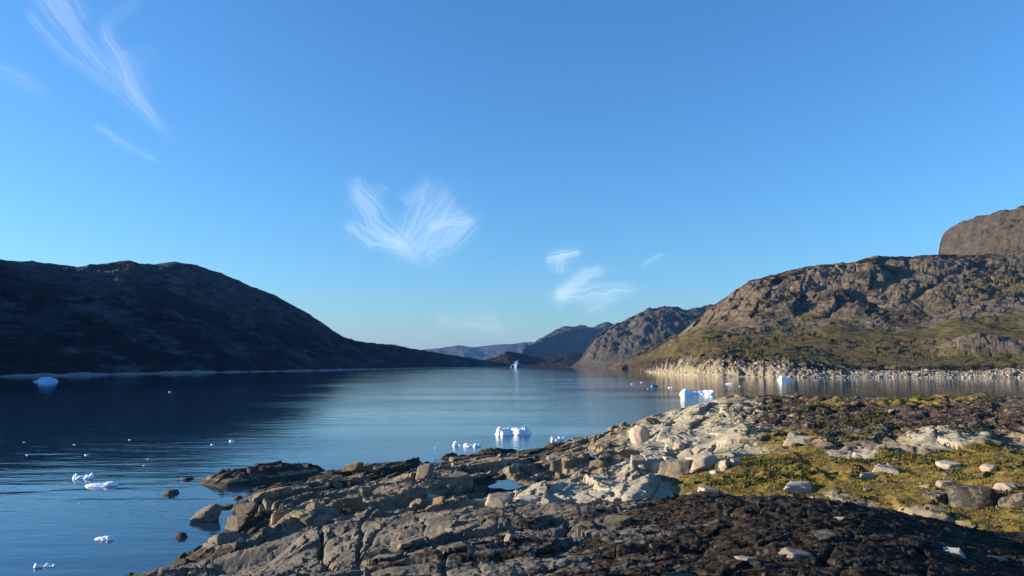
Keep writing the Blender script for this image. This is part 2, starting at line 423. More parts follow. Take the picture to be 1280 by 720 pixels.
def point_h(x, y):
    """height of the point with all its fractured relief, plus masks"""
    b = lut(x, y)
    e1 = 0.40 * x + 0.917 * y; e2 = 0.917 * x - 0.40 * y
    wx = fbm(x * 0.25, y * 0.25, 3, 3) * 0.9
    veg = blobs(x, y, VEG); pale = blobs(x, y, PALE); heath = blobs(x, y, HEATH)
    veg = veg * (1 - 0.7 * pale)
    right = sstep(2, 14, x - 0.08 * y)
    rough = np.clip(1.0 - 0.92 * veg - 0.72 * pale - 0.45 * heath, 0.06, 1) * (1 - 0.45 * right)
    rough = rough * (0.15 + 0.85 * sstep(-0.5, 0.95, b))
    # big joint-bounded ledges, tilted
    f1, f2, cx, cy, gi, gj = voronoi((e1 + wx) / 5.2, (e2 + wx * 0.6) / 1.5, 5)
    hh = hash01(gi, gj, 21) - 0.62; tx = hash01(gi, gj, 22) - 0.5; ty = hash01(gi, gj, 23) - 0.60
    d1 = ((e1 + wx) / 5.2 - cx) * 5.2; d2 = ((e2 + wx * 0.6) / 1.5 - cy) * 1.5
    rough = rough * (1 - 0.40 * sstep(42, 58, y))
    z = rough * (0.36 * hh + 0.05 * tx * d1 - 0.30 * ty * d2)
    z -= rough * 0.20 * (1 - sstep(0.0, 0.07, f2 - f1))
    # the rock parts along its grain: long benches, broken across
    for wdt, amp, sd in ((2.3, 0.62, 161), (0.9, 0.20, 163), (0.34, 0.05, 165)):
        tt = e2 / wdt + 1.1 * fbm(e1 * 0.10, e2 * 0.18, 3, sd) + 0.25 * fbm(e1 * 0.5, e2 * 0.5, 2, sd + 2); ti = np.floor(tt); tf = tt - ti
        brk = np.floor(e1 / (wdt * 5.0) + 3.1 * hash01(ti, ti * 0 + 5, sd) + 0.3 * fbm(e1 * 0.6, e2 * 0.6, 2, sd + 1))
        bf = e1 / (wdt * 5.0); hb = hash01(ti, brk, sd)
        z += rough * amp * (1.1 * (hb - 0.60) + 1.3 * (hash01(ti, brk, sd + 3) - 0.30) * (tf - 0.5))
        z -= rough * amp * 0.30 * (1 - sstep(0, 0.09, tf))
    # smaller blocks
    g1, g2, kx, ky, ki, kj = voronoi((e1 - wx) / 1.7, (e2 + wx) / 0.62, 9)
    hh = hash01(ki, kj, 31) - 0.5; tx = hash01(ki, kj, 32) - 0.5; ty = hash01(ki, kj, 33) - 0.4
    z += rough * 0.30 * (0.30 * hh + 0.22 * tx * (((e1 - wx) / 1.7 - kx) * 1.7) - 0.55 * ty * (((e2 + wx) / 0.62 - ky) * 0.62))
    z -= rough * 0.07 * (1 - sstep(0.0, 0.10, g2 - g1))
    # rounded scoured swells on the pale slabs
    sw = fbm(e1 * 0.13, e2 * 0.30, 2, 41)
    z += pale * 0.42 * sw
    q1, q2, qx, qy, qi, qj = voronoi(e1 / 5.0 + 0.25 * wx, e2 / 2.4, 15)
    z += pale * (0.45 * (hash01(qi, qj, 3) - 0.6) - 0.35 * (hash01(qi, qj, 4) - 0.45) * (e2 / 2.4 - qy) * 2.4 - 0.16 * (1 - sstep(0.0, 0.05, q2 - q1)))
    z += pale * (0.07 * (hash01(ki, kj, 35) - 0.5) + 0.07 * (hash01(ki, kj, 36) - 0.5) * ((e2 + wx) / 0.62 - ky) - 0.05 * (1 - sstep(0.0, 0.07, g2 - g1)) + 0.03 * fbm(x * 2.2, y * 2.2, 3, 47))
    # hummocks in moss and heath
    hum = fbm(x * 0.9, y * 0.9, 4, 51)
    z += veg * 0.09 * hum + heath * (0.24 * hum + 0.34 * (ridged(x * 0.45, y * 0.6, 4, 55) - 0.7)) + right * 0.18 * fbm(x * 0.17, y * 0.17, 3, 57)
    z += 0.05 * rough * fbm(x * 2.6, y * 2.6, 3, 61) + 0.03 * fbm(x * 3.5, y * 3.5, 2, 63)
    z = np.where(b < 0.9, np.minimum(z, 0.10 + 0.35 * np.maximum(b, 0)), z)
    H = b + z
    wet = 1 - sstep(0.15, 0.75, H + 0.25 * fbm(x * .3, y * .3, 2, 71))
    wet = wet * (1 - 0.0 * right)
    heath_n = 0.62 * heath - 0.25 * pale + 0.05
    return H, dict(veg=veg * sstep(0.8, 1.4, H), pale=pale, heath=heath_n, wet=wet)
def dome_h(x, y):
    b = lut(x, y)
    u_like = x / np.maximum(y, 0.5)
    n0 = fbm(x * 0.35, y * 0.35, 3, 81)
    heath = sstep(-0.30, 0.12, u_like + 0.22 * n0 - 0.015 * (y - 8))
    heath = heath * (0.56 + 0.16 * sstep(0.05, 0.5, u_like)) + 0.06  # heath increases rightward; its near-black also stands in for the flank's shade
    rock = 1 - np.clip(heath, 0, 1)
    e1 = 0.97 * x + 0.24 * y; e2 = -0.24 * x + 0.97 * y
    wv = 0.35 * fbm(x * 0.5, y * 0.5, 3, 83)
    f1, f2, cx, cy, gi, gj = voronoi((e1 + wv) / 2.3, (e2 + wv) / 0.85, 85)
    hh = hash01(gi, gj, 1) - 0.5
    z = (0.05 + 0.09 * rock) * hh + (0.3 * (hash01(gi, gj, 2) - 0.5)) * (((e2 + wv) / 0.85 - cy) * 0.85) * (0.4 + 0.6 * rock)
    z -= (0.03 + 0.07 * rock) * (1 - sstep(0, 0.05, f2 - f1))
    g1, g2, _, ky, ki, kj = voronoi((e1 - wv) / 0.5, (e2 - wv) / 0.22, 87)
    z += 0.035 * (hash01(ki, kj, 4) - 0.5) - 0.018 * (1 - sstep(0, 0.1, g2 - g1))
    z += 0.06 * n0 - 0.03 + 0.03 * fbm(x * 1.3, y * 1.3, 2, 89)
    # foliation: thin sheets broken off along the grain
    for wdt, amp, sd in ((0.95, 0.085, 110), (0.42, 0.060, 111), (0.16, 0.026, 113)):
        tt = e2 / wdt + 1.6 * fbm(e1 * 0.35, e2 * 0.5, 3, sd); ti = np.floor(tt); tf = tt - ti
        brk = np.floor(e1 / (wdt * 4.5) + 3.1 * hash01(ti, ti * 0 + 5, sd) + 0.35 * fbm(e1 * 1.1, e2 * 1.1, 2, sd + 1))
        z += (0.35 + 0.65 * rock) * amp * ((hash01(ti, brk, sd) - 0.5) + 0.8 * (tf - 0.5))
        z -= (0.35 + 0.65 * rock) * amp * 0.5 * (1 - sstep(0, 0.10, tf))
    z += 0.014 * fbm(x * 6, y * 6, 4, 91, 0.66)
    lum = ridged(x * 4.2, y * 4.2, 4, 93, 0.6) - 0.6
    z += heath * 0.012 * lum + heath * 0.009 * fbm(x * 17, y * 17, 3, 95, 0.7)
    # long lip and groove along the left slab, and open joints across it
    def side(A, B):
        d = B[:2] - A[:2]; L = np.hypot(*d); d = d / L
        s_ = (x - A[0]) * d[0] + (y - A[1]) * d[1]
        return s_ / L, (x - A[0]) * d[1] - (y - A[1]) * d[0]
    t_, d_ = side(at_z(175, 728, 3.3), at_z(392, 664, 4.0))
    z -= 0.34 * sstep(0.25, 0.8, d_) * (1 - sstep(1.2, 2.6, d_)) * sstep(-0.4, 0.1, t_) * (1 - sstep(0.75, 1.05, t_))
    for (a_, b_, wd, dp) in (((398, 655, 4.0), (412, 722, 4.6), 0.035, 0.16), ((452, 650, 4.3), (448, 722, 4.8), 0.03, 0.10), ((398, 672, 4.2), (470, 668, 4.5), 0.03, 0.08), ((400, 700, 4.5), (600, 690, 4.9), 0.035, 0.08), ((520, 645, 4.6), (560, 720, 5.0), 0.02, 0.06)):
        t_, d_ = side(at_z(*a_), at_z(*b_))
        z -= dp * np.exp(-((d_ + 0.05 * fbm(x * 2, y * 2, 2, 97)) / wd) ** 2) * (t_ > 0) * (t_ < 1)
    return b + z, dict(heath=heath, veg=0 * b, pale=0 * b, wet=0 * b)

def build_point():
    st = 0.09
    xs = np.arange(-27, 76, st); ys = np.arange(11.5, 92, st)
    X, Y = np.meshgrid(xs, ys, indexing='ij')
    R = np.hypot(X, Y); A = X / Y
    b = lut(X, Y)
    far = Y > 70
    ok = (b > -1.1) & (R > 15.5) & (A > -0.95) & (A < 0.92)
    H = np.full(X.shape, -3.0)
    h, at = point_h(X[ok], Y[ok])
    rr = R[ok]
    h = h - 0.5 * (1 - sstep(15.5, 18.0, rr))
    H[ok] = h
    keep = ok[:-1, :-1] & ok[1:, :-1] & ok[:-1, 1:] & ok[1:, 1:]
    keep &= np.maximum.reduce([H[:-1, :-1], H[1:, :-1], H[:-1, 1:], H[1:, 1:]]) > -0.5
    Fc = grid_faces(len(xs), len(ys), keep)
    V = np.stack([X, Y, H], -1).reshape(-1, 3)
    AT = {}
    for k, a in at.items():
        t = np.zeros(X.shape); t[ok] = a; AT[k] = t.ravel()
    V, Fc, AT = compact(V, Fc, AT)
    Fc = Fc[:, ::-1] if False else Fc[:, [0, 3, 2, 1]]
    me = mesh_np('rocky_point', V, Fc[:, ::-1].copy(), True, AT)
    me.set_sharp_from_angle(angle=math.radians(38))
    add('rocky_point', me, M['shore'], kind='structure')
    return xs, ys, H
PX, PY, PH = build_point()

def build_dome():
    na, nr = 860, 520
    th = np.concatenate([np.linspace(-1.25, -0.68, 60, endpoint=False), np.linspace(-0.68, 0.68, na - 120), np.linspace(0.68, 1.25, 61)[1:]])
    r = np.concatenate([np.geomspace(1.6, 4.8, 50, endpoint=False), np.geomspace(4.8, 17.5, nr - 50)])
    T, R = np.meshgrid(th, r, indexing='ij')
    X = R * np.sin(T); Y = R * np.cos(T)
    H, at = dome_h(X, Y)
    H = np.maximum(H, -1.0)
    V = np.stack([X, Y, H], -1).reshape(-1, 3)
    Fc = grid_faces(len(th), len(r))
    me = mesh_np('foreground_outcrop', V, Fc, True, {'heath': at['heath'].ravel()})
    me.set_sharp_from_angle(angle=math.radians(40))
    add('foreground_outcrop', me, M['dome'], kind='structure')
build_dome()

def ground(x, y):
    """height of the built point under a place"""
    i = np.clip((np.asarray(x) - PX[0]) / (PX[1] - PX[0]), 0, len(PX) - 1.001); j = np.clip((np.asarray(y) - PY[0]) / (PY[1] - PY[0]), 0, len(PY) - 1.001)
    i0 = i.astype(int); j0 = j.astype(int); fi = i - i0; fj = j - j0
    return PH[i0, j0] * (1 - fi) * (1 - fj) + PH[i0 + 1, j0] * fi * (1 - fj) + PH[i0, j0 + 1] * (1 - fi) * fj + PH[i0 + 1, j0 + 1] * fi * fj
def hit_point(u, v):
    d = ray(u, v); t = np.arange(16.5, 92, 0.05)
    p = d[None] * t[:, None]; p[:, 2] += ZC
    g = ground(p[:, 0], p[:, 1])
    k = np.nonzero(p[:, 2] <= np.maximum(g, 0.0))[0]
    return p[k[0]] if len(k) else None
def hit_dome(u, v):
    d = ray(u, v); t = np.arange(3.0, 17, 0.02)
    p = d[None] * t[:, None]; p[:, 2] += ZC
    g, _ = dome_h(p[:, 0], p[:, 1])
    k = np.nonzero(p[:, 2] <= g)[0]
    return p[k[0]] if len(k) else None

# ------------------------------------------------------------------ hillsides: lofts through rows of seen places
def loft(rows, ucol, nsub, disp, name, mat, attrf, smooth=True, crest_row=4):
    """rows: list of arrays (u, x, y, z) ; resampled on the same bearings ucol; eased across rows"""
    C = []
    for r in rows:
        r = np.array(r, float)
        P = np.stack([np.interp(ucol, r[:, 0], r[:, k]) for k in (1, 2, 3)], -1)
        w_ = 3 if len(C) == crest_row else 11                  # ease the kinks between the seen places
        ker = np.hanning(2 * w_ + 3)[1:-1]; ker /= ker.sum()
        Q = np.concatenate([np.repeat(P[:1], w_, 0), P, np.repeat(P[-1:], w_, 0)])
        Q = np.stack([np.convolve(Q[:, k], ker, 'valid') for k in range(3)], -1)
        f_ = sstep(0, w_ + 1, np.minimum(np.arange(len(P)), len(P) - 1 - np.arange(len(P))))[:, None]
        C.append(P * (1 - f_) + Q * f_)
    C = np.array(C)                                     # rows x cols x 3
    ncol = len(ucol); out = []; sv = []
    for k in range(len(rows) - 1):
        n = nsub[k]
        s = np.arange(n) / n if k < len(rows) - 2 else np.linspace(0, 1, n)
        p0 = C[max(k - 1, 0)]; p1 = C[k]; p2 = C[k + 1]; p3 = C[min(k + 2, len(rows) - 1)]
        for q in s:
            m1 = 0.32 * (p2 - p0); m2 = 0.32 * (p3 - p1)
            if k == 0: m1 = 0.6 * (p2 - p1)
            a = (2 * q ** 3 - 3 * q ** 2 + 1) * p1 + (q ** 3 - 2 * q ** 2 + q) * m1 + (-2 * q ** 3 + 3 * q ** 2) * p2 + (q ** 3 - q ** 2) * m2
            out.append(a); sv.append(k + q)
    V = np.array(out); sv = np.array(sv)[:, None] * np.ones(ncol)[None]
    UU = np.ones(len(V))[:, None] * ucol[None]
    V = disp(V, sv, UU)
    at = {k: np.clip(a, -1, 2).ravel() for k, a in attrf(V, sv, UU).items()}
    Fc = grid_faces(V.shape[0], V.shape[1])
    me = mesh_np(name, V.reshape(-1, 3), Fc, smooth, at)
    return add(name, me, mat, kind='structure')
def prow(L):                     # (u, v, depth)
    return [(u, *at_y(u, v, y)) for u, v, y in L]
def wrow(L):                     # (u, v) on the water
    return [(u, *at_z(u, v, -0.6)) for u, v in L]
def lower(row, dist, f):         # behind a crest
    return [(u, x * (1 + dist / math.hypot(x, y)), y * (1 + dist / math.hypot(x, y)), z * f - (5 if f == 0 else 0)) for u, x, y, z in row]

def left_mountain():
    crest = [(-1200, -800, -300, 55), (-900, -770, 0, 92), (-600, -735, 220, 140), (-300, -690, 480, 142)] + prow(  # crest out of view, raised so its shadow covers the left iceberg
        [(0, 327, 860), (50, 331, 910), (100, 335, 967), (125, 330, 1000), (150, 328, 1035), (185, 333, 1080), (210, 328, 1120), (240, 334, 1165), (270, 343, 1220), (300, 356, 1290),
         (340, 372, 1390), (380, 394, 1500), (420, 420, 1620), (440, 427, 1700), (480, 431, 1850), (520, 438, 2030), (560, 444, 2200), (600, 450, 2300), (640, 456, 2400)])
    base = [(-1200, -330, -400, -.6), (-900, -315, -100, -.6), (-600, -305, 150, -.6), (-300, -300, 320, -.6)] + wrow(
        [(0, 472.2), (100, 470.5), (200, 468), (300, 466), (400, 464), (500, 461.6), (560, 460.2), (600, 459.6), (640, 459.0)])
    u = np.array([c[0] for c in crest]); C = np.array(crest)[:, 1:]
    bb = np.array(base); B = np.stack([np.interp(u, bb[:, 0], bb[:, k]) for k in (1, 2, 3)], -1)
    rows = [base]
    for s, hz in ((0.03, 0.03), (0.28, 0.30), (0.55, 0.60), (0.80, 0.87)):
        r = B + (C - B) * s; r[:, 2] = B[:, 2] + (C[:, 2] - B[:, 2]) * hz
        rows.append(np.column_stack([u, r]))
    rows.append(crest)
    back = [(a, x - 260, y + 60, z * 0.8) for a, x, y, z in crest]; back2 = [(a, x - 900, y + 150, -5) for a, x, y, z in crest]
    rows += [back, back2]
    uc = np.concatenate([np.linspace(-1200, -60, 90, endpoint=False), np.linspace(-60, 640, 560)])
    def disp(V, s, U):
        x, y = V[..., 0], V[..., 1]
        e = sstep(0.0, 0.9, s) * (1 - 0.90 * sstep(3.9, 5.0, s) * (s < 5.6)) * np.clip(V[..., 2] / 40, 0.05, 1)
        a = x * 0.45 + y * 0.9
        n = 17 * (ridged(a / 130, (x - 0.3 * y) / 60, 5, 101, 0.6) - 0.72) + 5.0 * fbm(x / 38, y / 38, 4, 103, 0.6) + 3.5 * (ridged(x / 26, y / 48, 4, 105) - 0.7)
        V[..., 2] += n * e
        V[..., 2] += (s > 4.2) * (s < 5.4) * 0.8 * fbm(x / 22, y / 22, 3, 107)
        return V
    def at(V, s, U):
        z = V[..., 2]
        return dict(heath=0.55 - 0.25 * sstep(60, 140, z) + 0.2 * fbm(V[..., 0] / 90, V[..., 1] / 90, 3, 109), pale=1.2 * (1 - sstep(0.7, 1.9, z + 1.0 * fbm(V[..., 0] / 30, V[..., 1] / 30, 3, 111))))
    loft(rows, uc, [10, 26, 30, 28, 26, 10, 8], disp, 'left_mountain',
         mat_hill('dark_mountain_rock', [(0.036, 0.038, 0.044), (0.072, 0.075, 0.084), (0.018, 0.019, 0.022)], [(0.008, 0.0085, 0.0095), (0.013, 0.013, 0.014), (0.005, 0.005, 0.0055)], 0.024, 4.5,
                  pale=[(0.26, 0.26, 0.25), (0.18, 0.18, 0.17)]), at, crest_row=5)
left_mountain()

SHORE_R = [(760, 460.3), (775, 461.5), (800, 465), (840, 469.5), (870, 471), (900, 472), (1000, 473.5), (1100, 473.5), (1280, 474), (1450, 475), (1700, 478)]
HILL_R = None
def right_hill():
    base = wrow(SHORE_R)
    ub = np.array([b[0] for b in base]); Yb = np.array([b[2] for b in base])
    Y0 = lambda u: np.interp(u, ub, Yb)
    def prel(L):
        return [(u, *at_y(u, v, float(Y0(u)) + dy)) for u, v, dy in L]
    r1 = prel([(760, 459.5, 5), (775, 459, 8), (800, 463, 8), (840, 460, 9), (870, 458, 9), (900, 457, 10), (940, 460, 10), (980, 458, 11), (1020, 464, 14), (1060, 466, 16), (1100, 466, 18), (1150, 465, 18), (1200, 466, 18), (1280, 464, 18), (1450, 462, 18), (1700, 462, 18)])
    r2 = prel([(760, 458.8, 30), (775, 457, 35), (800, 452, 35), (840, 446, 36), (870, 443, 36), (900, 441, 36), (940, 444, 36), (1000, 450, 40), (1060, 456, 42), (1100, 457, 44), (1200, 455, 44), (1280, 452, 44), (1450, 450, 44), (1700, 450, 44)])
    r3 = prel([(760, 458.2, 60), (775, 455.5, 90), (800, 447, 110), (840, 434, 120), (880, 425, 125), (950, 428, 125), (1050, 431, 125), (1120, 434, 120), (1160, 436, 110), (1220, 424, 110), (1280, 424, 115), (1450, 410, 120), (1700, 410, 120)])
    r4 = prel([(760, 457.6, 90), (775, 454, 150), (800, 444, 190), (840, 427, 215), (880, 408, 225), (950, 405, 230), (1050, 403, 230), (1150, 402, 225), (1200, 392, 220), (1280, 385, 225), (1450, 375, 230), (1700, 370, 230)])
    r5 = prel([(760, 457.0, 120), (775, 453, 190), (800, 442, 250), (840, 424, 280), (870, 405, 290), (885, 392, 290), (910, 380, 295), (950, 370, 300), (1050, 358, 320), (1150, 352, 330), (1280, 345, 340), (1450, 330, 350), (1700, 330, 350)])
    r6 = prel([(760, 456.3, 150), (775, 452, 230), (800, 440, 320), (830, 427, 340), (850, 419, 340), (870, 404, 340), (885, 388, 340), (900, 376, 345), (915, 365, 350), (935, 351, 360), (970, 343, 380), (1010, 333, 400), (1030, 331, 405), (1060, 328, 415), (1100, 321, 430), (1140, 320, 440), (1175, 318, 450), (1230, 318, 450), (1280, 314, 460), (1450, 300, 470), (1700, 290, 470)])
    r7 = lower(r6, 160, 0.86); r8 = lower(r6, 700, 0.0)
    uc = np.concatenate([np.linspace(760, 1300, 620), np.linspace(1300, 1700, 121)[1:]])
    def disp(V, s, U):
        x, y = V[..., 0].copy(), V[..., 1].copy()
        far = np.clip(V[..., 2] / 18, 0.12, 1)
        edge = sstep(760, 800, U)
        rocky = sstep(3.9, 4.6, s)
        crest = 1 - 0.6 * sstep(5.4, 6.0, s) * (s < 6.5)
        a = 0.75 * x + 0.66 * y; b = 0.66 * x - 0.75 * y
        # rounded benches and steps of bare rock
        f1, f2, cx, cy, gi, gj = voronoi(a / 46 + 0.35 * fbm(x / 60, y / 60, 2, 1), b / 26, 121)
        blk = (hash01(gi, gj, 3) - 0.5) * 7 - 2.8 * (1 - sstep(0, 0.09, f2 - f1)) + (hash01(gi, gj, 4) - 0.4) * (b / 26 - cy) * 14 + 4.5 * (ridged(a / 34, b / 15, 4, 151, 0.55) - 0.72)
        g1, g2, _, ky, ki, kj = voronoi(a / 17 + 0.5 * fbm(x / 25, y / 25, 3, 2), b / 7 + 0.4 * fbm(x / 20, y / 20, 3, 4), 125)
        blk2 = (hash01(ki, kj, 3) - 0.5) * 2.2 - 1.0 * (1 - sstep(0, 0.12, g2 - g1)) + (hash01(ki, kj, 4) - 0.4) * (b / 7 - ky) * 2.2 + 1.4 * (ridged(a / 9, b / 5, 3, 153, 0.6) - 0.7)
        n = rocky * (0.6 * blk + 0.65 * blk2 + 4 * fbm(x / 45, y / 45, 4, 123, 0.55))
        soft = (1 - rocky) * sstep(1.6, 2.4, s)
        n += soft * (2.2 * fbm(x / 40, y / 40, 4, 127) + 1.6 * (ridged(x / 18, y / 26, 4, 129) - 0.7) + 0.55 * blk2 * (fbm(x / 50, y / 50, 2, 131) > 0.08))
        # the bald knob low on the right
        kp = at_y(1240, 430, 480); kd = ((x - kp[0]) / 34) ** 2 + ((y - kp[1]) / 26) ** 2
        kn = np.exp(-kd ** 2 * 0.8)
        n += kn * (5.0 + 0.5 * blk2 + 0.15 * blk)
        # shattered shore rocks
        sh = sstep(0.15, 0.6, s) * (1 - sstep(1.8, 2.6, s)) * (0.35 + 0.65 * (1 - sstep(1010, 1060, U)))
        h1, h2, _, _, mi, mj = voronoi(a / 7, b / 5, 133)
        n += sh * ((hash01(mi, mj, 5) - 0.6) * 2.2 - 1.0 * (1 - sstep(0, 0.2, h2 - h1)) + 1.2 * fbm(x / 5, y / 5, 3, 135))
        zz = V[..., 2]
        c1, c2, _, _, ci, cj = voronoi(x / 5.5 + 0.3 * fbm(x / 6, zz / 4, 2, 155), zz / 3.2 + x / 14, 157)
        V[..., 1] += edge * sstep(0.02, 0.3, s) * (1 - sstep(1.6, 2.2, s)) * (1.8 * (hash01(ci, cj, 2) - 0.5) + 0.9 * (1 - sstep(0, 0.15, c2 - c1)) + 0.7 * fbm(x / 3, zz / 2, 3, 159))
        V[..., 2] += n * crest * edge * np.where(s > 1.8, far, 1)
        V[..., 2] += 0.8 * fbm(x / 6, y / 6, 3, 137) * rocky * edge
        # uneven waterline
        V[..., 1] += (s < 2) * edge * 3.0 * fbm(U / 22, U * 0 + 3, 4, 139)
        self_k['kn'] = kn
        return V
    self_k = {}
    def at(V, s, U):
        x, y, z = V[..., 0], V[..., 1], V[..., 2]
        nn = fbm(x / 60, y / 60, 4, 141)
        veg = sstep(1.5, 2.2, s) * (1 - sstep(3.3, 4.2, s + 0.6 * nn)) * 0.95 + 0.28 * sstep(3.9, 4.3, s) * (1 - sstep(4.8, 5.2, s + 0.4 * nn))
        veg = np.maximum(veg, 0.55 * sstep(4.2, 4.5, s) * (1 - sstep(4.9, 5.3, s)) * sstep(1150, 1240, U))
        veg -= 0.9 * self_k['kn'] + 0.5 * (1 - sstep(790, 870, U))
        pale = (1 - sstep(0.8, 1.6, s + 0.6 * fbm(x / 12, y / 12, 4, 143))) * (0.92 - 0.55 * (1 - sstep(800, 838, U)))  # band also toned down at the left end, standing in for shade there
        heath = 0.36 + 0.22 * sstep(1.1, 1.5, s) * (1 - sstep(2.2, 2.7, s)) + 0.3 * sstep(5.5, 6.0, s) + 0.25 * nn - 0.55 * self_k['kn'] + 0.3 * (1 - sstep(790, 870, U))
        return dict(veg=veg, pale=pale, heath=heath)
    o = loft([base, r1, r2, r3, r4, r5, r6, r7, r8], uc, [14, 22, 34, 40, 44, 40, 6, 5], disp, 'right_hillside',
             mat_hill('right_hill_rock', k_([(0.19, 0.155, 0.115), (0.25, 0.205, 0.15), (0.12, 0.102, 0.08), (0.20, 0.15, 0.10)], 0.64), k_([(0.05, 0.04, 0.028), (0.07, 0.052, 0.032), (0.028, 0.024, 0.018)], 0.7), 0.05, 1.3,
                      veg=k_([(0.100, 0.088, 0.023), (0.058, 0.059, 0.016), (0.125, 0.095, 0.032), (0.030, 0.031, 0.012), (0.11, 0.08, 0.04)], 0.88), pale=k_([(0.46, 0.40, 0.27), (0.52, 0.45, 0.32), (0.16, 0.14, 0.105), (0.36, 0.32, 0.24)], 0.58)), at, crest_row=6)
    return o
right_hill()

def simple_hill(name, crest, base, mat, amp, sc, seed, uc, bulge=0.12, back=500, heath=0.45, steep=None, cut=0.25):
    c = np.array(prow(crest)); b = np.array(base)
    u = c[:, 0]; B = np.stack([np.interp(u, b[:, 0], b[:, k]) for k in (1, 2, 3)], -1); C = c[:, 1:]
    rows = [np.column_stack([u, B])]
    for s in (0.3, 0.6, 0.85):
        hz = s + bulge * math.sin(math.pi * s)
        r = B + (C - B) * s; r[:, 2] = B[:, 2] + (C[:, 2] - B[:, 2]) * hz
        rows.append(np.column_stack([u, r]))
    rows += [c, lower(c, back * 0.35, 0.85), lower(c, back, 0.0)]
    def disp(V, s, U):
        x, y = V[..., 0].copy(), V[..., 1].copy()
        e = sstep(0, 0.8, s) * (1 - (1 - cut) * sstep(3.3, 4.0, s) * (s < 4.5)) * np.clip(V[..., 2] / (3 * amp), 0.05, 1)
        n = amp * 2.2 * (ridged(x / sc, y / sc, 5, seed, 0.55) - 0.72) + amp * 0.6 * fbm(x / sc * 3, y / sc * 3, 4, seed + 5, 0.6)
        V[..., 2] += n * e
        return V
    def at(V, s, U):
        return dict(heath=heath + 0.25 * fbm(V[..., 0] / sc, V[..., 1] / sc, 3, seed + 9))
    return loft(rows, uc, [16, 20, 20, 20, 8, 6], disp, name, mat, at)
def zrow(L):
    return [(u, *at_y(u, 458, y)[:2], -1.0) for u, y in L]

summit_m = mat_hill('summit_rock', k_([(0.20, 0.165, 0.12), (0.28, 0.235, 0.17), (0.12, 0.10, 0.08)], 0.36), [(0.06, 0.048, 0.036), (0.09, 0.07, 0.05)], 0.045, 4.5)
simple_hill('summit_knob', [(1172, 330, 1500), (1174, 312, 1495), (1176, 300, 1490), (1181, 291, 1480), (1190, 284, 1465), (1205, 277, 1440), (1225, 271, 1410), (1250, 265, 1375), (1280, 260, 1340), (1330, 256, 1290), (1450, 266, 1200), (1600, 300, 1150)],
            zrow([(1172, 1440), (1220, 1270), (1300, 1090), (1450, 950), (1600, 900)]), summit_m, 13, 55, 201, np.linspace(1172, 1600, 260), 0.13, 700, 0.50, cut=0.16)
mid_m = mat_hill('mid_hill_rock', k_([(0.17, 0.15, 0.13), (0.23, 0.20, 0.165), (0.12, 0.11, 0.10)], 0.46), [(0.055, 0.048, 0.04), (0.08, 0.066, 0.05)], 0.02, 4.0)
simple_hill('middle_hill', [(708, 458, 2120), (718, 455, 2130), (727, 447, 2150), (733, 438, 2160), (740, 425, 2180), (752, 416, 2210), (760, 411, 2240), (775, 403, 2290), (790, 396, 2340), (810, 388, 2400), (830, 384, 2460), (845, 385, 2500), (858, 388, 2540), (872, 385, 2580), (890, 381, 2650), (920, 382, 2700), (960, 400, 2750), (1050, 440, 2800)],
            zrow([(708, 2105), (728, 2080), (745, 2050), (770, 2015), (800, 1985), (850, 1950), (1050, 1900)]), mid_m, 13, 140, 221, np.linspace(708, 1050, 400), 0.20, 900, 0.42)
far_m = mat_hill('far_mountain_rock', k_([(0.17, 0.15, 0.13), (0.23, 0.19, 0.15), (0.12, 0.11, 0.10)], 0.38), [(0.06, 0.055, 0.045), (0.08, 0.07, 0.055)], 0.008, 10.0)
simple_hill('far_mountain', [(600, 452, 3700), (640, 444, 3900), (660, 436, 4000), (668, 428, 4150), (690, 415, 4500), (705, 410, 4700), (720, 408, 4900), (740, 410, 5200), (752, 406, 5400), (762, 404, 5500), (772, 409, 5600), (800, 425, 5900), (860, 445, 6200)],
            zrow([(600, 3500), (660, 3800), (760, 4400), (860, 4800)]), far_m, 22, 420, 241, np.linspace(600, 860, 260), 0.25, 1500, 0.45)
simple_hill('blue_distant_range', [(440, 446, 9000), (500, 441, 9200), (530, 437, 9300), (555, 435, 9400), (572, 431, 9500), (590, 434, 9500), (615, 431, 9600), (640, 430, 9600), (655, 428, 9700), (680, 428, 9800), (720, 434, 9900), (800, 446, 9900)],
            zrow([(440, 8300), (800, 8800)]), far_m, 30, 700, 261, np.linspace(440, 800, 240), 0.1, 2500, 0.5)
low_m = mat_hill('shade_toned_low_rock', [(0.030, 0.028, 0.026), (0.045, 0.040, 0.036), (0.022, 0.021, 0.02)], [(0.014, 0.013, 0.012), (0.02, 0.018, 0.015)], 0.03, 3.0)  # dark heathy rock, with the shadow over these hills put into the colour
simple_hill('dark_low_headland', [(560, 457, 2450), (600, 452, 2480), (622, 446, 2520), (634, 439, 2560), (646, 441, 2620), (665, 446, 2720), (682, 447, 2800), (700, 442, 2900), (716, 440, 3000), (730, 443, 3080), (745, 449, 3160), (760, 453, 3240), (800, 456, 3300)],
            zrow([(560, 2380), (640, 2300), (720, 2350), (800, 2500)]), low_m, 6, 70, 281, np.linspace(560, 800, 300), 0.1, 500, 0.6)

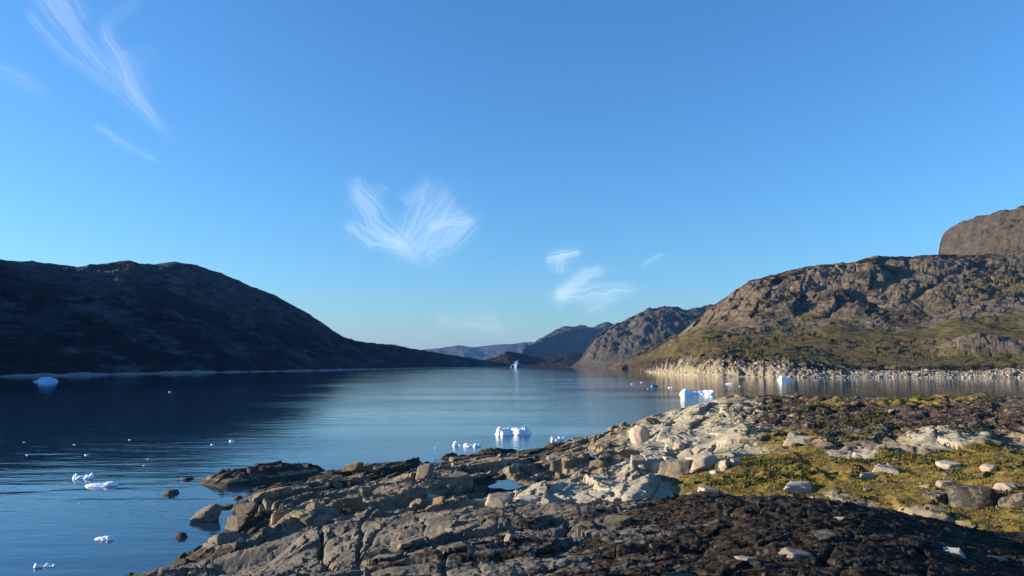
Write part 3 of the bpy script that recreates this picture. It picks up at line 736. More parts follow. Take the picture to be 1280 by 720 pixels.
# ------------------------------------------------------------------ rocks
def ico(sub):
    import bmesh
    bm = bmesh.new(); bmesh.ops.create_icosphere(bm, subdivisions=sub, radius=1.0)
    V = np.array([v.co[:] for v in bm.verts]); Fc = np.array([[l.index for l in f.verts] for f in bm.faces]); bm.free()
    return V, Fc
ICO = {k: ico(k) for k in (1, 2, 3, 4)}
def rock_mesh(name, seed, sub=3, n=8, flat=0.7, sharp=45.0, rough=0.035):
    """angular block: the hull of random joint planes, corners a little worn"""
    r = np.random.default_rng(seed)
    D, Fc = ICO[sub]
    N = r.normal(size=(n, 3)); N /= np.linalg.norm(N, axis=1)[:, None]
    J = np.array([[0, 0, 1.0], [0.1, 0, -1], [1, 0.1, 0.1], [-1, 0.1, 0.1], [0, 1, 0.1], [0.1, -1, 0.1]]) + r.normal(0, 0.22, (6, 3)); J /= np.linalg.norm(J, axis=1)[:, None]
    N = np.concatenate([N, J])
    h = np.concatenate([r.uniform(0.80, 1.15, n), r.uniform(0.62, 0.85, 6)])
    if sharp < 23: h = np.concatenate([r.uniform(0.78, 0.95, n), r.uniform(0.80, 0.98, 6)])
    dot = D @ N.T
    q = np.where(dot > 0.05, h[None] / np.maximum(dot, 0.05), 9.0)
    k = sharp
    rad = (np.sum(q ** (-k), 1)) ** (-1 / k)
    ph = r.uniform(0, 50, 3)
    nz = fbm(D[:, 0] * 2.1 + ph[0] + D[:, 2] * 1.3, D[:, 1] * 2.1 + ph[1] - D[:, 2] * 1.1, 4, seed)
    V = D * (rad * (1 + rough * 2 * nz))[:, None]
    V[:, 2] *= flat
    me = mesh_np(name, V, Fc, True); me.set_sharp_from_angle(angle=math.radians(28)); return me
ROCKS = {}
for mk in ('grey', 'pale', 'pink', 'tan', 'lichen', 'white'):
    ROCKS[mk] = []
    for k in range({'grey': 12, 'pale': 6, 'pink': 4, 'tan': 3, 'lichen': 3, 'white': 3}[mk]):
        me = rock_mesh(mk + '_rock', 300 + k * 7 + len(mk), 4, {'pink': 16, 'lichen': 13}.get(mk, 7), 0.8, 22.0 if mk == 'pink' else 24.0 if mk == 'lichen' else 50.0)
        me.materials.append(M[mk]); ROCKS[mk].append(me)
def put_rock(name, p, wid, hgt, dep, kind, label, cat, group=None, yaw=None, tilt=0.15, sink=0.25, k=None):
    me = ROCKS[kind][(random.randrange(99) if k is None else k) % len(ROCKS[kind])]
    o = bpy.data.objects.new(name, me); COL.objects.link(o)
    o.scale = (wid / 1.7, dep / 1.7, hgt / 1.25)
    o.rotation_euler = (random.uniform(-tilt, tilt), random.uniform(-tilt, tilt), random.uniform(-0.5, 0.5) if yaw is None else yaw)
    o.location = (p[0], p[1], p[2] + hgt * (0.5 - sink))
    o['label'] = label; o['category'] = cat
    if group: o['group'] = group
    return o
def rock_px(u, vb, wpx, hpx, kind, label, name='boulder', group=None, deep=0.9, hit=hit_point, yaw=None, k=None, sink=0.32, tilt=0.15):
    hpx = hpx * 0.9
    p = hit(u, vb)
    if p is None: return None
    s = math.hypot(p[0], p[1]) / F * math.cos(math.atan(abs(u - 640) / F))
    w = wpx * s; h = hpx * s / (1 - sink)
    q = p.copy(); q[1] += w * deep * 0.35; q[2] = p[2] - 0.03
    return put_rock(name, q, w, h, w * deep, kind, label, 'boulder' if name == 'boulder' else 'stone', group, yaw, tilt, sink, k)
rock_px(802, 553, 24, 21, 'pink', 'rounded pinkish boulder standing alone on the sloping pale slab', k=0)
rock_px(800, 584, 24, 14, 'pale', 'pale blocky boulder beside the tide pool, at the left of the pale heap')
rock_px(819, 590, 21, 12, 'pink', 'low pinkish boulder between the pale block and the grey boulder')
rock_px(846, 594, 38, 20, 'grey', 'largest grey boulder of the heap at the edge of the moss', k=2)
rock_px(881, 583, 40, 14, 'pink', 'long low pinkish slab boulder behind the largest grey boulder')
rock_px(908, 584, 16, 9, 'pale', 'small whitish boulder at the upper edge of the moss')
rock_px(922, 582, 14, 10, 'pale', 'small upright pale boulder in the moss beside whitish one')
rock_px(837, 580, 15, 10, 'pale', 'small bluish grey boulder behind the pinkish boulder')
rock_px(790, 573, 28, 11, 'grey', 'long low grey boulder on the slab above the pale block')
rock_px(744, 585, 16, 11, 'tan', 'orange tan block with a flat face beside the upper tide pool', k=1)
rock_px(645, 590, 10, 11, 'pale', 'small pointed pale block standing on the dark ledges')
rock_px(628, 584, 12, 10, 'pale', 'small tilted grey slab leaning beside the pointed block')
rock_px(1003, 615, 38, 11, 'pale', 'long whitish stone lying in moss at the dome rim')
rock_px(1090, 600, 28, 9, 'pale', 'flat stone half sunk in moss under dark heath')
rock_px(1115, 593, 36, 10, 'pale', 'pale slab stone with shaded side among moss and heath')
rock_px(1232, 634, 58, 29, 'lichen', 'big black lichened boulder standing in the mossy hollow', k=1)
rock_px(1182, 628, 38, 13, 'lichen', 'grey speckled boulder leaning on the big black boulder', k=0)
rock_px(1284, 636, 36, 19, 'lichen', 'dark speckled boulder right of the big black boulder', k=2)
rock_px(1085, 615, 10, 5, 'pale', 'small round pale stone in the yellow moss')
rock_px(1185, 608, 20, 7, 'pale', 'flat grey stone above the speckled boulder')
rock_px(1190, 584, 26, 7, 'pale', 'flat whitish slab below the pale outcrop on the slope')
rock_px(1240, 588, 18, 8, 'pink', 'small pinkish stone on the slope right of the whitish slab')
rock_px(1262, 613, 26, 9, 'pink', 'brownish flat stone above the dark speckled boulder')
rock_px(888, 618, 26, 9, 'pale', 'pale stone at the dome rim beside the yellow moss', sink=0.3)
rock_px(940, 553, 30, 8, 'pale', 'pale low stone below the shaded edge of the slab')
rock_px(1000, 553, 30, 8, 'pale', 'grey slab stone beside dark green shrub')
for (u, v, wp, hp) in ((540, 627, 20, 8), (548, 629, 14, 9), (520, 632, 14, 7), (600, 634, 18, 9), (660, 632, 30, 12), (625, 632, 30, 14), (690, 632, 26, 11)):
    rock_px(u, v, wp, hp, 'pale' if wp > 17 else 'tan', 'pale jointed block at the foot of the smooth pale slab' if wp > 17 else 'small warm tan stone beside the long grey ledge',
            group='pale blocks at the foot of the slab' if wp > 17 else 'tan stones beside the ledge')
# blocks of the broken ledges
KCOL = dict(grey='grey', pale='pale', pink='pinkish', tan='tan', lichen='dark lichened', white='whitish')
def scatter(n, polyg, wr, label, group, kinds, name='boulder', hr=(0.45, 0.8), deep=(0.7, 1.4)):
    P = np.array(polyg, float); lo = P.min(0); hi = P.max(0); c = 0; tries = 0
    while c < n and tries < n * 20:
        tries += 1
        u = random.uniform(lo[0], hi[0]); v = random.uniform(lo[1], hi[1])
        ins = False; j = len(P) - 1
        for i in range(len(P)):
            if (P[i, 1] > v) != (P[j, 1] > v) and u < (P[j, 0] - P[i, 0]) * (v - P[i, 1]) / (P[j, 1] - P[i, 1]) + P[i, 0]: ins = not ins
            j = i
        if not ins: continue
        p = hit_point(u, v)
        if p is None or p[2] < -0.02 or math.hypot(p[0], p[1]) < 19: continue
        wpx = wr[0] * (wr[1] / wr[0]) ** (random.random() ** 1.6)
        s = math.hypot(p[0], p[1]) / F
        w = wpx * s
        if p[2] < 0.02 and random.random() < 0.7: continue
        kd = random.choice(kinds); hh_ = random.uniform(*hr)
        size = 'small' if wpx < wr[0] * 1.35 else ('large' if wpx > wr[1] * 0.62 else 'middle-sized')
        lab = size + ' ' + KCOL[kd] + ' ' + label
        o = put_rock(name, p, w, w * hh_, w * random.uniform(*deep), kd, lab, name if name != 'stone' else 'stone', group, yaw=random.uniform(-0.9, 0.3), tilt=0.35, sink=random.uniform(0.25, 0.42))
        c += 1
scatter(18, [(225, 664), (300, 620), (400, 592), (520, 578), (560, 590), (520, 620), (420, 650), (300, 688)], (10, 30), 'angular block on the broken shore ledges left of the pale slab', 'angular blocks on the broken shore ledges', ['grey', 'grey', 'grey', 'grey', 'tan'])
scatter(34, [(560, 572), (700, 553), (790, 528), (830, 520), (790, 560), (760, 590), (640, 598), (560, 600)], (5, 15), 'angular stone on the dark seaward ledges beside the water', 'angular stones on the seaward ledges', ['grey', 'grey', 'lichen', 'grey', 'pale'])
scatter(40, [(770, 560), (860, 560), (930, 575), (930, 592), (840, 600), (770, 590)], (5, 15), 'stone in the heap of boulders at the edge of the moss', 'small pale stones of the heap', ['pale', 'pale', 'pink', 'white'], 'stone')
scatter(30, [(960, 560), (1280, 550), (1280, 600), (1200, 625), (1000, 600)], (5, 14), 'flat pale stone half sunk in the tundra slope', 'flat stones sunk in the tundra', ['grey', 'grey', 'pale', 'lichen'], 'stone', (0.2, 0.4))
scatter(34, [(900, 500), (1280, 500), (1280, 555), (950, 550)], (5, 15), 'weathered stone showing through the brown heath ridge', 'stones in the brown heath ridge', ['lichen', 'grey', 'grey'], 'stone', (0.25, 0.5))
# stones on the foreground outcrop
for (u, v, wp, hp, kd, lb) in ((1196, 694, 24, 10, 'white', 'white wedge-shaped stone lying on dark heath of the outcrop'), (1208, 669, 8, 5, 'white', 'tiny bright white stone on the shaded flank of the outcrop'),
                               (883, 640, 5, 4, 'white', 'tiny round white pebble on dark heath near the rim'), (1250, 700, 22, 7, 'pale', 'flat pale stone right of the white wedge'),
                               (1040, 676, 40, 12, 'lichen', 'low brown crusted stone in the middle of the dark heath'), (1000, 696, 36, 8, 'pale', 'flat bluish grey stone under the crusted stone'),
                               (770, 656, 34, 11, 'grey', 'flat grey stone bedded in heath right of the grey slabs'), (735, 662, 26, 10, 'grey', 'small grey slab beside the flat bedded stone'),
                               (640, 673, 16, 7, 'pale', 'small tilted pale chip on the grey slabs'), (1195, 650, 14, 4, 'pale', 'flat pale chip on the rim of the shaded flank'), (935, 700, 26, 7, 'pale', 'bluish flat stone in heath')):
    rock_px(u, v, wp, hp, kd, lb, 'stone', hit=hit_dome, sink=0.35)
for i in range(26):
    u = random.uniform(430, 1270); v = random.uniform(640, 718)
    p = hit_dome(u, v)
    if p is None: continue
    wpx = random.uniform(5, 15); s = math.hypot(p[0], p[1]) / F
    put_rock('stone', p, wpx * s, wpx * s * 0.45, wpx * s * random.uniform(0.7, 1.3), (kd := random.choice(['grey', 'pale', 'grey', 'lichen', 'tan'])), KCOL[kd] + ' stone chip scattered over the dark heath of the outcrop', 'stone', 'stone chips on the outcrop', yaw=random.uniform(0, 3), tilt=0.3, sink=0.4)

# low skerry and rocks awash
def skerry(name, u0, u1, v, hpx, label, seed, slope=0.0, lean=0.0):
    a = at_z(u0, v, 0.0); b = at_z(u1, v + slope, 0.0)
    L = np.linalg.norm(b[:2] - a[:2]); c = (a + b) / 2; ang = math.atan2(b[1] - a[1], b[0] - a[0])
    n, m = 190, 80
    S_, T_ = np.meshgrid(np.linspace(-0.62, 0.62, n), np.linspace(-1, 1, m), indexing='ij')
    wid = 1.55
    X = S_ * L; Y = T_ * wid * 1.35
    env = (1 - np.clip(np.abs(S_ * 2 + 0.02) / 1.06, 0, 1) ** 5)
    pr = 1 - np.clip(np.abs(T_) * 1.1, 0, 1) ** 3.2
    top = hpx * np.hypot(c[0], c[1]) / F
    H = top * env * pr * (0.92 - 0.12 * S_) - 0.06
    f1, f2, cx, cy, gi, gj = voronoi(X / 1.5 + 0.2 * fbm(X, Y, 2, seed), Y / 0.9, seed)
    H += env * pr * (0.42 * (hash01(gi, gj, 1) - 0.5) + 0.4 * (hash01(gi, gj, 2) - .6) * (Y / 0.9 - cy) - 0.16 * (1 - sstep(0, .12, f2 - f1)) + 0.12 * fbm(X * 1.2, Y * 1.2, 4, seed + 1) + 0.05 * fbm(X * 5, Y * 5, 3, seed + 2))
    H = np.where(env * pr < 0.02, -0.4, H)
    x = c[0] + X * math.cos(ang) - Y * math.sin(ang); y = c[1] + X * math.sin(ang) + Y * math.cos(ang)
    V = np.stack([x, y, H], -1).reshape(-1, 3)
    z = V[:, 2]
    me = mesh_np(name, V, grid_faces(n, m)[:, ::-1].copy(), True, dict(veg=0 * z, pale=0 * z - 0.1, heath=0.35 + 0.45 * sstep(0.2, 0.6, z), wet=1 - sstep(0.1, 0.4, z)))
    return add(name, me, M['shore'], label, 'skerry')
skerry('skerry', 264, 398, 606, 15, 'low dark rock islet surrounded by water beside the ledges', 401, -17)
for (u, v, wp, hp, lb) in ((214, 617, 15, 6, 'small rock just breaking the water left of the islet'), (234, 599, 13, 3, 'flat rock nearly awash beyond the small rock'),
                           (298, 623, 9, 4, 'tiny dark rock in the water below the islet'), (284, 634, 20, 3, 'flat dark rock awash between islet and ledges')):
    p = at_z(u, v, 0); s = math.hypot(p[0], p[1]) / F
    put_rock('rock_awash', p, wp * s * 1.1, hp * s * 1.5, wp * s, 'lichen', lb, 'rock', sink=0.45)

# tide pools
def pool(u, v, wpx, hpx, h, label, name='tide_pool'):
    c = at_z(u, v, h); a = at_z(u - wpx / 2, v, h); rx = abs(c[0] - a[0]); ry = 0.5 * abs(at_z(u, v - hpx / 2, h)[1] - at_z(u, v + hpx / 2, h)[1])
    n = 40; V = [(c[0], c[1], h)]
    for i in range(n):
        t = 2 * math.pi * i / n; k = 1 + 0.22 * math.sin(3 * t + u) + 0.12 * math.sin(5 * t + v)
        V.append((c[0] + rx * k * math.cos(t), c[1] + ry * k * math.sin(t), h))
    me = bpy.data.meshes.new(name); me.from_pydata(V, [], [(0, 1 + i, 1 + (i + 1) % n) for i in range(n)]); me.update()
    add(name, me, M['water'], label, 'pool', kind='structure')
POOLS = [(632, 606, 34, 12, 0.80, 'still tide pool reflecting sky behind the pale slab'), (748, 571, 32, 9, 0.98, 'narrow tide pool reflecting sky between the dark ledges')]
for q in POOLS: pool(*q)

# ------------------------------------------------------------------ ice
def ice_mesh(name, L, Wd, lobes, seed, sub=3):
    """floating ice: fused angular lumps, as much under the water as over it; lobes (x, y, rx, ry, height, squareness)"""
    r = np.random.default_rng(seed); D, Fc = ICO[sub]; VS = []; FS = []; c = 0
    for x, y, rx, ry, h, p in lobes:
        N = r.normal(size=(11, 3)); N[:, 2] = np.abs(N[:, 2]) * 0.8; N /= np.linalg.norm(N, axis=1)[:, None]
        N = np.concatenate([N, [[0, 0, -1.0]]]); hh = np.append(r.uniform(0.62, 1.0, 11), 1.0)
        dot = D @ N.T; q = np.where(dot > 0.05, hh[None] / np.maximum(dot, 0.05), 9.0)
        rad = np.minimum((np.sum(q ** (-40.0), 1)) ** (-1 / 40.0), 1.35)
        V = D * rad[:, None] * np.array([rx * L * 1.4, ry * Wd * 1.2, h * 1.12])
        ph = r.uniform(0, 30)
        V = V * (1 + 0.10 * fbm(D[:, 0] * 2.5 + ph + D[:, 2], D[:, 1] * 2.5 - D[:, 2] * 1.7, 4, seed, 0.6))[:, None]
        V[:, 0] += x * L; V[:, 1] += y * Wd
        VS.append(V); FS.append(Fc + c); c += len(D)
    me = mesh_np(name, np.concatenate(VS), np.concatenate(FS), True); me.set_sharp_from_angle(angle=math.radians(24)); return me
def ice(name, u, v, wpx, hpx, lobes, mat, label, cat, group=None, wr=0.6, seed=1, yaw=0.0, n=90, m=54):
    p = at_z(u, v, 0); s = p[1] / F
    L = wpx * s; top = hpx * s
    lb = [(x, y, rx, ry, h * top, pw) for x, y, rx, ry, h, pw in lobes]
    me = ice_mesh(name, L, L * wr, lb, seed, 3 if n > 50 else 2); me.materials.append(mat)
    o = add(name, me, None, label, cat, group)
    o.location = p; o.rotation_euler = (0, 0, yaw)
    return o
ice('iceberg', 641, 543, 42, 12.5, [(-.36, .0, .14, .36, .50, 2), (-.26, -.05, .18, .40, .66, 3), (-.16, 0, .08, .25, .72, 2), (.05, .05, .26, .36, .45, 2.5), (.22, -.05, .22, .36, .62, 2), (.36, .05, .14, .34, .85, 1.6)],
    M['ice'], 'white melt-sculpted ice floe with two horns near the rocky shore', 'iceberg', wr=0.55, seed=501)
ice('iceberg', 872, 493, 40, 5.6, [(-.36, 0, .16, .4, 1.0, 2.5), (-.15, .05, .2, .4, .7, 2.5), (.08, .05, .24, .4, .8, 2), (.38, -.05, .12, .35, .95, 2), (.25, 0, .2, .35, .7, 2)],
    M['ice'], 'white and blue ice block floating in front of the pale shore cliff', 'iceberg', wr=0.5, seed=511)
ice('iceberg', 982, 475.3, 17, 6.5, [(-.25, 0, .25, .4, 1.0, 1.5), (.15, 0, .3, .35, .55, 1.5)], M['ice'], 'small white ice block beside the pale shore rocks', 'iceberg', wr=0.6, seed=521, n=60, m=36)
ice('iceberg', 61, 477, 29, 5.2, [(0, 0, .33, .42, .6, 1.4), (.04, 0, .15, .3, 1.15, 1.2), (-.16, 0, .16, .3, .9, 1.2), (.2, 0, .14, .3, .7, 1.2)], M['bluice'], 'blue shaded iceberg under the dark mountain shore', 'iceberg', wr=0.55, seed=531)
ice('iceberg', 648, 459.2, 23, 8.0, [(-.12, 0, .17, .38, 1.0, 1.0), (-.02, 0, .27, .4, .7, 1.2), (.25, 0, .22, .4, .3, 1.3), (-.3, 0, .14, .4, .5, 1.4)], M['blue_shade_ice'], 'large distant blue iceberg with a pointed peak', 'iceberg', wr=0.6, seed=541)
one = [(-.2, 0, .28, .42, 1.0, 1.6), (.15, .05, .3, .36, .75, 1.5), (.36, 0, .12, .3, .55, 1.5)]
flat = [(-.1, 0, .40, .42, .9, 2.2), (.2, 0, .26, .4, 1.0, 2), (-.32, 0, .14, .3, .7, 2)]
horn = [(-.36, 0, .12, .3, 1.0, 1.4), (-.1, 0, .26, .4, .55, 2), (.2, 0, .16, .35, .75, 1.6), (.4, 0, .1, .3, .85, 1.5)]
for q, (u, v, wp, hp, lob, mt, lb) in enumerate((
        (104, 598, 25, 11, horn, 'ice', 'knobbly white ice piece on the dark water'), (132, 607, 29, 7, flat, 'ice', 'flat white ice piece beside the knobbly one'),
        (132, 674, 21, 7, flat, 'ice', 'lone flat ice piece near the grey slab of the outcrop'), (48, 709, 12, 6, one, 'ice', 'smaller of two ice bits drifting together'), (62, 708, 12, 6, horn, 'ice', 'larger of two ice bits drifting together'),
        (571, 557, 10, 6, one, 'ice', 'small round ice bit beside the pair of ice lumps'), (590, 558, 21, 8, horn, 'ice', 'pair of joined ice lumps just off the rocky shore'), (697, 550, 15, 8, horn, 'ice', 'small leaning ice piece stranded against the shore'),
        (714, 551, 10, 3, flat, 'ice', 'flat ice sliver beside the stranded piece'), (818, 483, 9, 5, one, 'blue_shade_ice', 'small bluish ice block beyond the white and blue block'), (912, 480, 9, 2.5, flat, 'ice', 'thin flat ice sheet under the pale cliff'), (388, 588, 10, 4, flat, 'ice', 'small ice bit wedged behind the islet'), (838, 485, 5, 2, flat, 'ice', 'thin ice crumb beside the small bluish block'))):
    ice('ice_fragment', u, v, wp, hp * 0.58, lob, M[mt], lb, 'ice', wr=0.6, seed=601 + q, n=54, m=32)
cr = None
for (u, v, wp, hp) in ((162, 550, 3, 1.4), (290, 551.5, 6, 2.4), (266, 556, 3.4, 1.5), (108, 569, 4, 1.8), (34, 569, 3, 1.5), (93, 556, 2.5, 1.2), (185, 574, 3, 1.3), (30, 553, 3, 1.2), (212, 490, 2.5, 1), (180, 582, 3, 1.2), (810, 486, 2.6, 1), (802, 478, 3, 1), (790, 480, 3, 1), (925, 483, 2.5, 1), (100, 630, 3, 1), (545, 560, 3, 1)):
    ice('ice_crumb', u, v, wp, hp * 0.7, one, M['ice'], 'tiny crumb of brash ice adrift on the fjord', 'ice', 'brash ice crumbs', wr=0.7, seed=701 + int(u), n=14, m=10)

# ------------------------------------------------------------------ stones along the far right shore
def shore_stones():
    D, Fc = ICO[1]
    o = bpy.context.scene.objects['right_hillside']
    n = len(o.data.vertices); V = np.empty(n * 3, np.float32); o.data.vertices.foreach_get('co', V); V = V.reshape(-1, 3)
    nc = 740
    G = V.reshape(-1, nc, 3)
    vs, fs, c = [], [], 0
    VS = []; FS = []
    for i in range(2400):
        col = int(np.clip(RNG.beta(1.3, 1.0) * 560 + 60, 0, nc - 2)); right = col > 260
        row = int(abs(RNG.normal(0, 8 if right else 11))) + (2 if right else 8)
        if not right and RNG.random() < 0.3: row = int(RNG.uniform(14, 34))
        if row > 26: continue
        a, b = RNG.random(2)
        p = G[row, col] * (1 - a) + G[row, col + 1] * a; p = p * (1 - b) + G[row + 1, col] * b
        if p[2] < -0.1: continue
        s = RNG.uniform(0.18, 0.45) * (2.2 if RNG.random() < 0.06 else 1.0)
        N = RNG.normal(size=(7, 3)); N /= np.linalg.norm(N, axis=1)[:, None]
        d = np.clip(D @ N.T, 0.25, 1); rad = (RNG.uniform(0.7, 1.0, 7)[None] / d).min(1).clip(0.5, 1.35)
        q = D * rad[:, None] * s * RNG.uniform(0.7, 1.25, 3)[None] * np.array([1.25, 1.1, 0.7])
        VS.append(q + p + np.array([0, 0, 0.2 * s])); FS.append(Fc + c); c += len(D)
    tone = np.repeat(RNG.random(len(VS)), len(D))
    me = mesh_np('shore_stones', np.concatenate(VS), np.concatenate(FS), False, dict(tone=tone))
    t = NT('shore_stone'); cc = t.mix(t.ramp(t.attr('tone'), 0.0, 0.35), (0.13, 0.115, 0.10), t.mix(t.attr('tone'), (0.20, 0.175, 0.14), (0.36, 0.325, 0.27)))
    t.pbsdf(cc, 0.9, None, 0.2)
    add('shore_stones', me, t.m, 'belt of pale beach stones under the green hillside', 'stones', kind='stuff')
shore_stones()

# ------------------------------------------------------------------ low plants
def tufts(name, pts, size, tone, mat, label, cat, blades=6, up=1.0, flat=0.5):
    n = len(pts)
    ang = RNG.uniform(0, 2 * math.pi, (n, blades)); L = size[:, None] * RNG.uniform(0.6, 1.3, (n, blades))
    lean = RNG.uniform(0.2, 1.0, (n, blades)) * flat
    w_ = L * RNG.uniform(0.22, 0.45, (n, blades))
    dx, dy = np.cos(ang), np.sin(ang)
    off = size[:, None] * RNG.uniform(0, 0.9, (n, blades)); oa = RNG.uniform(0, 2 * math.pi, (n, blades))
    cx = pts[:, None, 0] + np.cos(oa) * off; cy = pts[:, None, 1] + np.sin(oa) * off; cz = pts[:, None, 2] - 0.15 * size[:, None]
    a = np.stack([cx - dy * w_, cy + dx * w_, cz + 0 * w_], -1); b = np.stack([cx + dy * w_, cy - dx * w_, cz + 0 * w_], -1)
    t = np.stack([cx + dx * L * lean, cy + dy * L * lean, cz + L * up], -1)
    V = np.stack([a, b, t], 2).reshape(-1, 3)
    Fc = np.arange(len(V)).reshape(-1, 3)
    tn = np.repeat(np.clip(tone[:, None] + RNG.normal(0, 0.2, (n, blades)), 0, 1).ravel(), 3)
    me = mesh_np(name, V, Fc, False, dict(tone=tn))
    add(name, me, mat, label, cat, kind='stuff')
def veg_points(n, sel, xr=(2, 60), yr=(17, 70)):
    x = RNG.uniform(*xr, n); y = RNG.uniform(*yr, n)
    k = (x / y < 0.8) & (x / y > -0.1); x, y = x[k], y[k]
    m = sel(x, y); k = RNG.random(len(x)) < m
    x, y = x[k], y[k]
    return np.stack([x, y, ground(x, y)], -1)
mossP = veg_points(130000, lambda x, y: np.clip(blobs(x, y, VEG) * (1 - 0.9 * blobs(x, y, PALE)) * 1.4 + 0.9 * (fbm(x * 0.5, y * 0.5, 3, 801)) - 0.2, 0, 1) * (blobs(x, y, VEG) > 0.25))[:26000]
tufts('tundra_grass', mossP, RNG.uniform(0.03, 0.075, len(mossP)), 0.5 + 0.5 * fbm(mossP[:, 0] * 0.4, mossP[:, 1] * 0.4, 3, 803), mat_leaf('moss_leaf', [(0.115, 0.092, 0.020), (0.235, 0.175, 0.032), (0.09, 0.074, 0.022)]),
      'yellow green moss and grass tufts covering the hollow', 'grass', 5)
shP = veg_points(160000, lambda x, y: (np.clip(fbm(x * 0.32, y * 0.32, 4, 811) * 2.2 - 0.35, 0, 1)) * np.clip(blobs(x, y, VEG + [(1100, 545, 3.4, 200, 30)]) * 1.2, 0, 1) * (1 - blobs(x, y, PALE)) * 0.55)[:9000]
tufts('dwarf_shrub', shP, RNG.uniform(0.08, 0.2, len(shP)), RNG.random(len(shP)), mat_leaf('shrub_leaf', [(0.04, 0.055, 0.016), (0.085, 0.09, 0.022), (0.06, 0.05, 0.02)]),
      'dark green dwarf willow patches between stones and moss', 'shrubs', 6, 0.8, 0.9)
hP = veg_points(150000, lambda x, y: np.clip(blobs(x, y, HEATH) * 0.9 + 0.8 * fbm(x * 0.6, y * 0.6, 3, 821), 0, 1) * (blobs(x, y, HEATH) > 0.3) * (1 - blobs(x, y, VEG)) * np.clip(0.5 + 2.2 * fbm(x * 0.35, y * 0.7, 3, 823), 0, 1), yr=(24, 72))[:9000]
tufts('brown_heath', hP, RNG.uniform(0.06, 0.16, len(hP)), RNG.random(len(hP)), mat_leaf('heath_leaf', [(0.035, 0.026, 0.022), (0.085, 0.058, 0.042), (0.05, 0.042, 0.03)]),
      'dark brown heath covering the ridge above the cove', 'heath', 5, 0.7, 0.9)
def dome_heath():
    n = 90000
    th = RNG.uniform(-0.62, 0.66, n); r = 4.9 * (15.0 / 4.9) ** RNG.random(n)
    x = r * np.sin(th); y = r * np.cos(th)
    H, at = dome_h(x, y)
    m = np.clip((at['heath'] - 0.55) * 1.3 + 1.5 * fbm(x * 0.9, y * 2.2, 4, 831), 0, 1)
    k = RNG.random(n) < m * 0.25
    P = np.stack([x, y, H], -1)[k][:42000]
    rr = np.hypot(P[:, 0], P[:, 1])
    tufts('crowberry_mat', P, 0.0013 * rr * RNG.uniform(0.5, 1.3, len(P)), np.clip(0.35 + 0.9 * fbm(P[:, 0] * 1.2, P[:, 1] * 1.2, 3, 833), 0, 1), mat_leaf('crowberry_leaf', [(0.006, 0.0055, 0.005), (0.028, 0.019, 0.013), (0.011, 0.009, 0.007)]),
          'black and brown crowberry mat over the foreground outcrop', 'heath', 4, 0.6, 1.1)
dome_heath()

# ------------------------------------------------------------------ high cirrus
def mat_cloud():
    t = NT('cirrus')
    d = t.N.new('ShaderNodeBsdfTranslucent'); d.inputs['Color'].default_value = (0.80, 0.88, 1.0, 1)   # ice crystals, lit through
    cv = t.N.new('ShaderNodeCombineXYZ')
    for i in range(3): cv.inputs[i].default_value = -float(SUND[i])
    t.L.new(cv.outputs[0], d.inputs['Normal'])
    tr = t.N.new('ShaderNodeBsdfTransparent')
    mx = t.N.new('ShaderNodeMixShader')
    t.lk(t.attr('veil'), mx.inputs[0]); t.L.new(tr.outputs[0], mx.inputs[1]); t.L.new(d.outputs[0], mx.inputs[2])
    t.L.new(mx.outputs[0], t.out.inputs['Surface'])
    return t.m
CLOUD = mat_cloud()
def cirrus(box, strands, label, alt, seed, step=1.0, gain=1.0, warp=3.0):
    u0, v0, u1, v1 = box
    us = np.arange(u0, u1 + step, step); vs = np.arange(v0, v1 + step, step)
    U, V_ = np.meshgrid(us, vs, indexing='ij')
    wu = U + warp * fbm(U / 60, V_ / 60, 3, seed); wv = V_ + warp * fbm(U / 60 + 9, V_ / 60, 3, seed + 3)
    dens = np.zeros(U.shape)
    for k, (pts, wid, amp) in enumerate(strands):
        P = np.array(pts, float)
        best = np.full(U.shape, 1e9); sg = np.zeros(U.shape); sp = np.zeros(U.shape); acc = 0; tot = np.sum(np.hypot(*(P[1:] - P[:-1]).T))
        for i in range(len(P) - 1):
            d = P[i + 1] - P[i]; L = np.hypot(*d); d = d / L
            s = np.clip((wu - P[i, 0]) * d[0] + (wv - P[i, 1]) * d[1], 0, L)
            ex = wu - (P[i, 0] + s * d[0]); ey = wv - (P[i, 1] + s * d[1]); dd = np.hypot(ex, ey)
            c = dd < best
            sg = np.where(c, ex * -d[1] + ey * d[0], sg); sp = np.where(c, (acc + s) / tot, sp); best = np.where(c, dd, best); acc += L
        w0, w1 = wid
        wl = (w0 + (w1 - w0) * sp) * 1.15
        fib = 0.60 + 0.62 * fbm(sp * tot / 130 + 7 * k, sg / 2.6, 4, seed + 11 + k, 0.6)
        taper = sstep(0, 0.12, sp) * (1 - sstep(0.8, 1.0, sp)) * 0.9 + 0.1
        dens += gain * amp * np.exp(-(best / wl) ** 2) * np.clip(fib, 0.15, 1.3) * taper
    dens = 0.36 * (1 - np.exp(-dens))
    edge = np.minimum.reduce([sstep(0, 25, U - u0) + (u0 < 0), sstep(0, 25, u1 - U), sstep(0, 25, V_ - v0) + (v0 < 0), sstep(0, 25, v1 - V_)])
    dens *= np.clip(edge, 0, 1)
    d = ray(U, V_); a = alt + 0.0012 * alt * fbm(U / 60, V_ / 60, 3, seed + 40)
    t = (a - ZC) / d[..., 2]
    P = d * t[..., None] + np.array([0, 0, ZC])
    q = dens > 0.004
    keep = q[:-1, :-1] | q[1:, :-1] | q[:-1, 1:] | q[1:, 1:]
    Fc = grid_faces(len(us), len(vs), keep)
    V, Fc, A = compact(P.reshape(-1, 3), Fc, dict(veil=dens.ravel()))
    me = mesh_np('cirrus_cloud', V, Fc, True, A)
    o = add('cirrus_cloud', me, CLOUD, label, 'cloud')
    o.visible_shadow = True
    return o
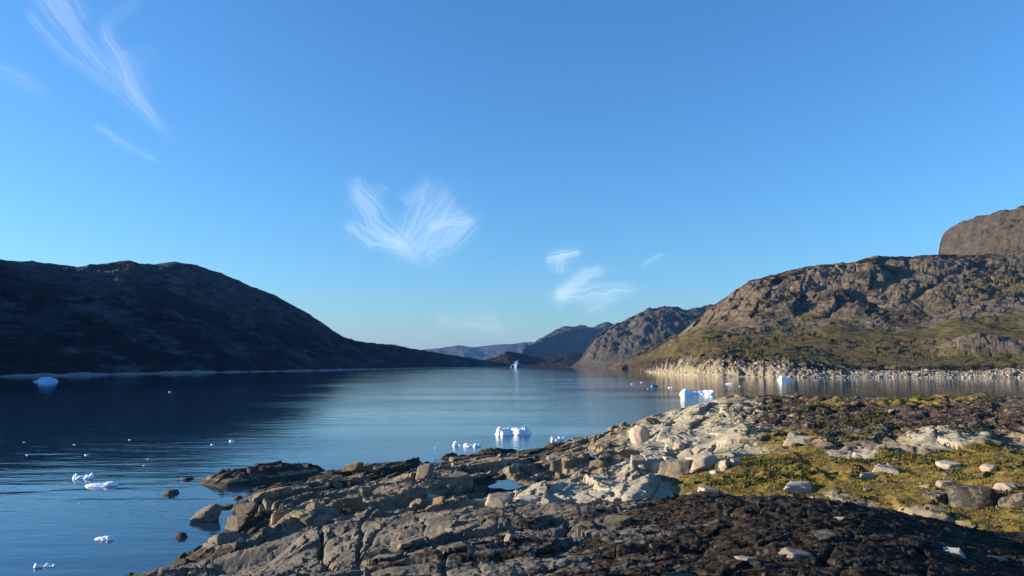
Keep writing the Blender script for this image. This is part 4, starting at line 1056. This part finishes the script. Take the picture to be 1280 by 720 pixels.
cirrus((-40, -60, 270, 260), [
    ([(28, 8), (50, 35), (80, 68), (110, 92), (142, 116)], (5, 5), .38),
    ([(45, -30), (70, 10), (98, 48), (128, 85), (165, 125), (208, 166)], (17, 6), .42),
    ([(60, -30), (80, 5), (105, 40)], (16, 12), .35),
    ([(128, 18), (134, 45), (148, 75), (165, 112), (190, 145), (214, 172)], (8, 6), .42),
    ([(150, 60), (160, 95), (180, 130)], (16, 12), .22),
    ([(175, 0), (150, 15), (132, 30)], (8, 7), .16), ([(200, 60), (180, 80), (160, 90)], (10, 9), .10),
    ([(113, 150), (135, 166), (160, 184), (205, 206)], (5, 4), .34), ([(-60, 50), (0, 85), (30, 100), (65, 124)], (10, 8), .22)],
    'long wispy cirrus streaks high over the dark mountain', 9000, 901, gain=1.05)
cirrus((390, 190, 660, 370), [
    ([(424, 283), (445, 288), (475, 300), (505, 316), (525, 330)], (5, 9), .85),
    ([(440, 238), (455, 262), (475, 285), (500, 308), (515, 322)], (12, 10), .62),
    ([(448, 225), (450, 250), (468, 275)], (8, 7), .3), ([(485, 232), (470, 244), (455, 252)], (6, 6), .2),
    ([(505, 316), (515, 290), (522, 262), (535, 234)], (13, 10), .5), ([(515, 318), (535, 290), (552, 262), (575, 240)], (14, 16), .45),
    ([(520, 318), (550, 298), (576, 283), (598, 268)], (13, 12), .40), ([(505, 250), (520, 240), (545, 232)], (10, 9), .28), ([(530, 285), (570, 275), (592, 262)], (9, 7), .5)],
    'feathery v-shaped cirrus cloud over the middle of the fjord', 8000, 921, gain=1.0, warp=9.0)
cirrus((660, 290, 850, 410), [
    ([(682, 322), (698, 326), (716, 318), (728, 312)], (6, 5), .6), ([(700, 345), (702, 330), (708, 315)], (9, 6), .3),
    ([(695, 372), (715, 358), (735, 345), (760, 338)], (6, 5), .6), ([(690, 372), (720, 366), (760, 366), (800, 358)], (8, 6), .6), ([(730, 390), (755, 380), (780, 370)], (10, 8), .25),
    ([(800, 332), (816, 326), (834, 319)], (3.5, 3), .35)],
    'small cirrus wisps above the far blue mountain', 7000, 941, warp=6.0)
cirrus((520, 370, 660, 430), [([(540, 398), (570, 404), (600, 410), (640, 412)], (9, 8), .22), ([(580, 400), (610, 402), (630, 400)], (8, 8), .16)],
    'faint thin cirrus veil low above the distant range', 6500, 961)

# ------------------------------------------------------------------ air
def haze():
    x0, x1, y0, y1, z0, z1 = -15000, 15000, -15000, 15000, -8, 420
    V = [(x, y, z) for z in (z0, z1) for y in (y0, y1) for x in (x0, x1)]
    Fc = [(0, 2, 3, 1), (4, 5, 7, 6), (0, 1, 5, 4), (2, 6, 7, 3), (0, 4, 6, 2), (1, 3, 7, 5)]
    me = bpy.data.meshes.new('haze'); me.from_pydata(V, [], Fc); me.update()
    m = bpy.data.materials.new('air'); m.use_nodes = True; t = m.node_tree; t.nodes.clear()
    o = t.nodes.new('ShaderNodeOutputMaterial'); pv = t.nodes.new('ShaderNodeVolumePrincipled')
    pv.inputs['Color'].default_value = (0.15, 0.42, 1.0, 1); pv.inputs['Density'].default_value = 2.6e-5; pv.inputs['Anisotropy'].default_value = 0.0
    t.links.new(pv.outputs[0], o.inputs['Volume'])
    add('haze', me, m, kind='stuff')
haze()
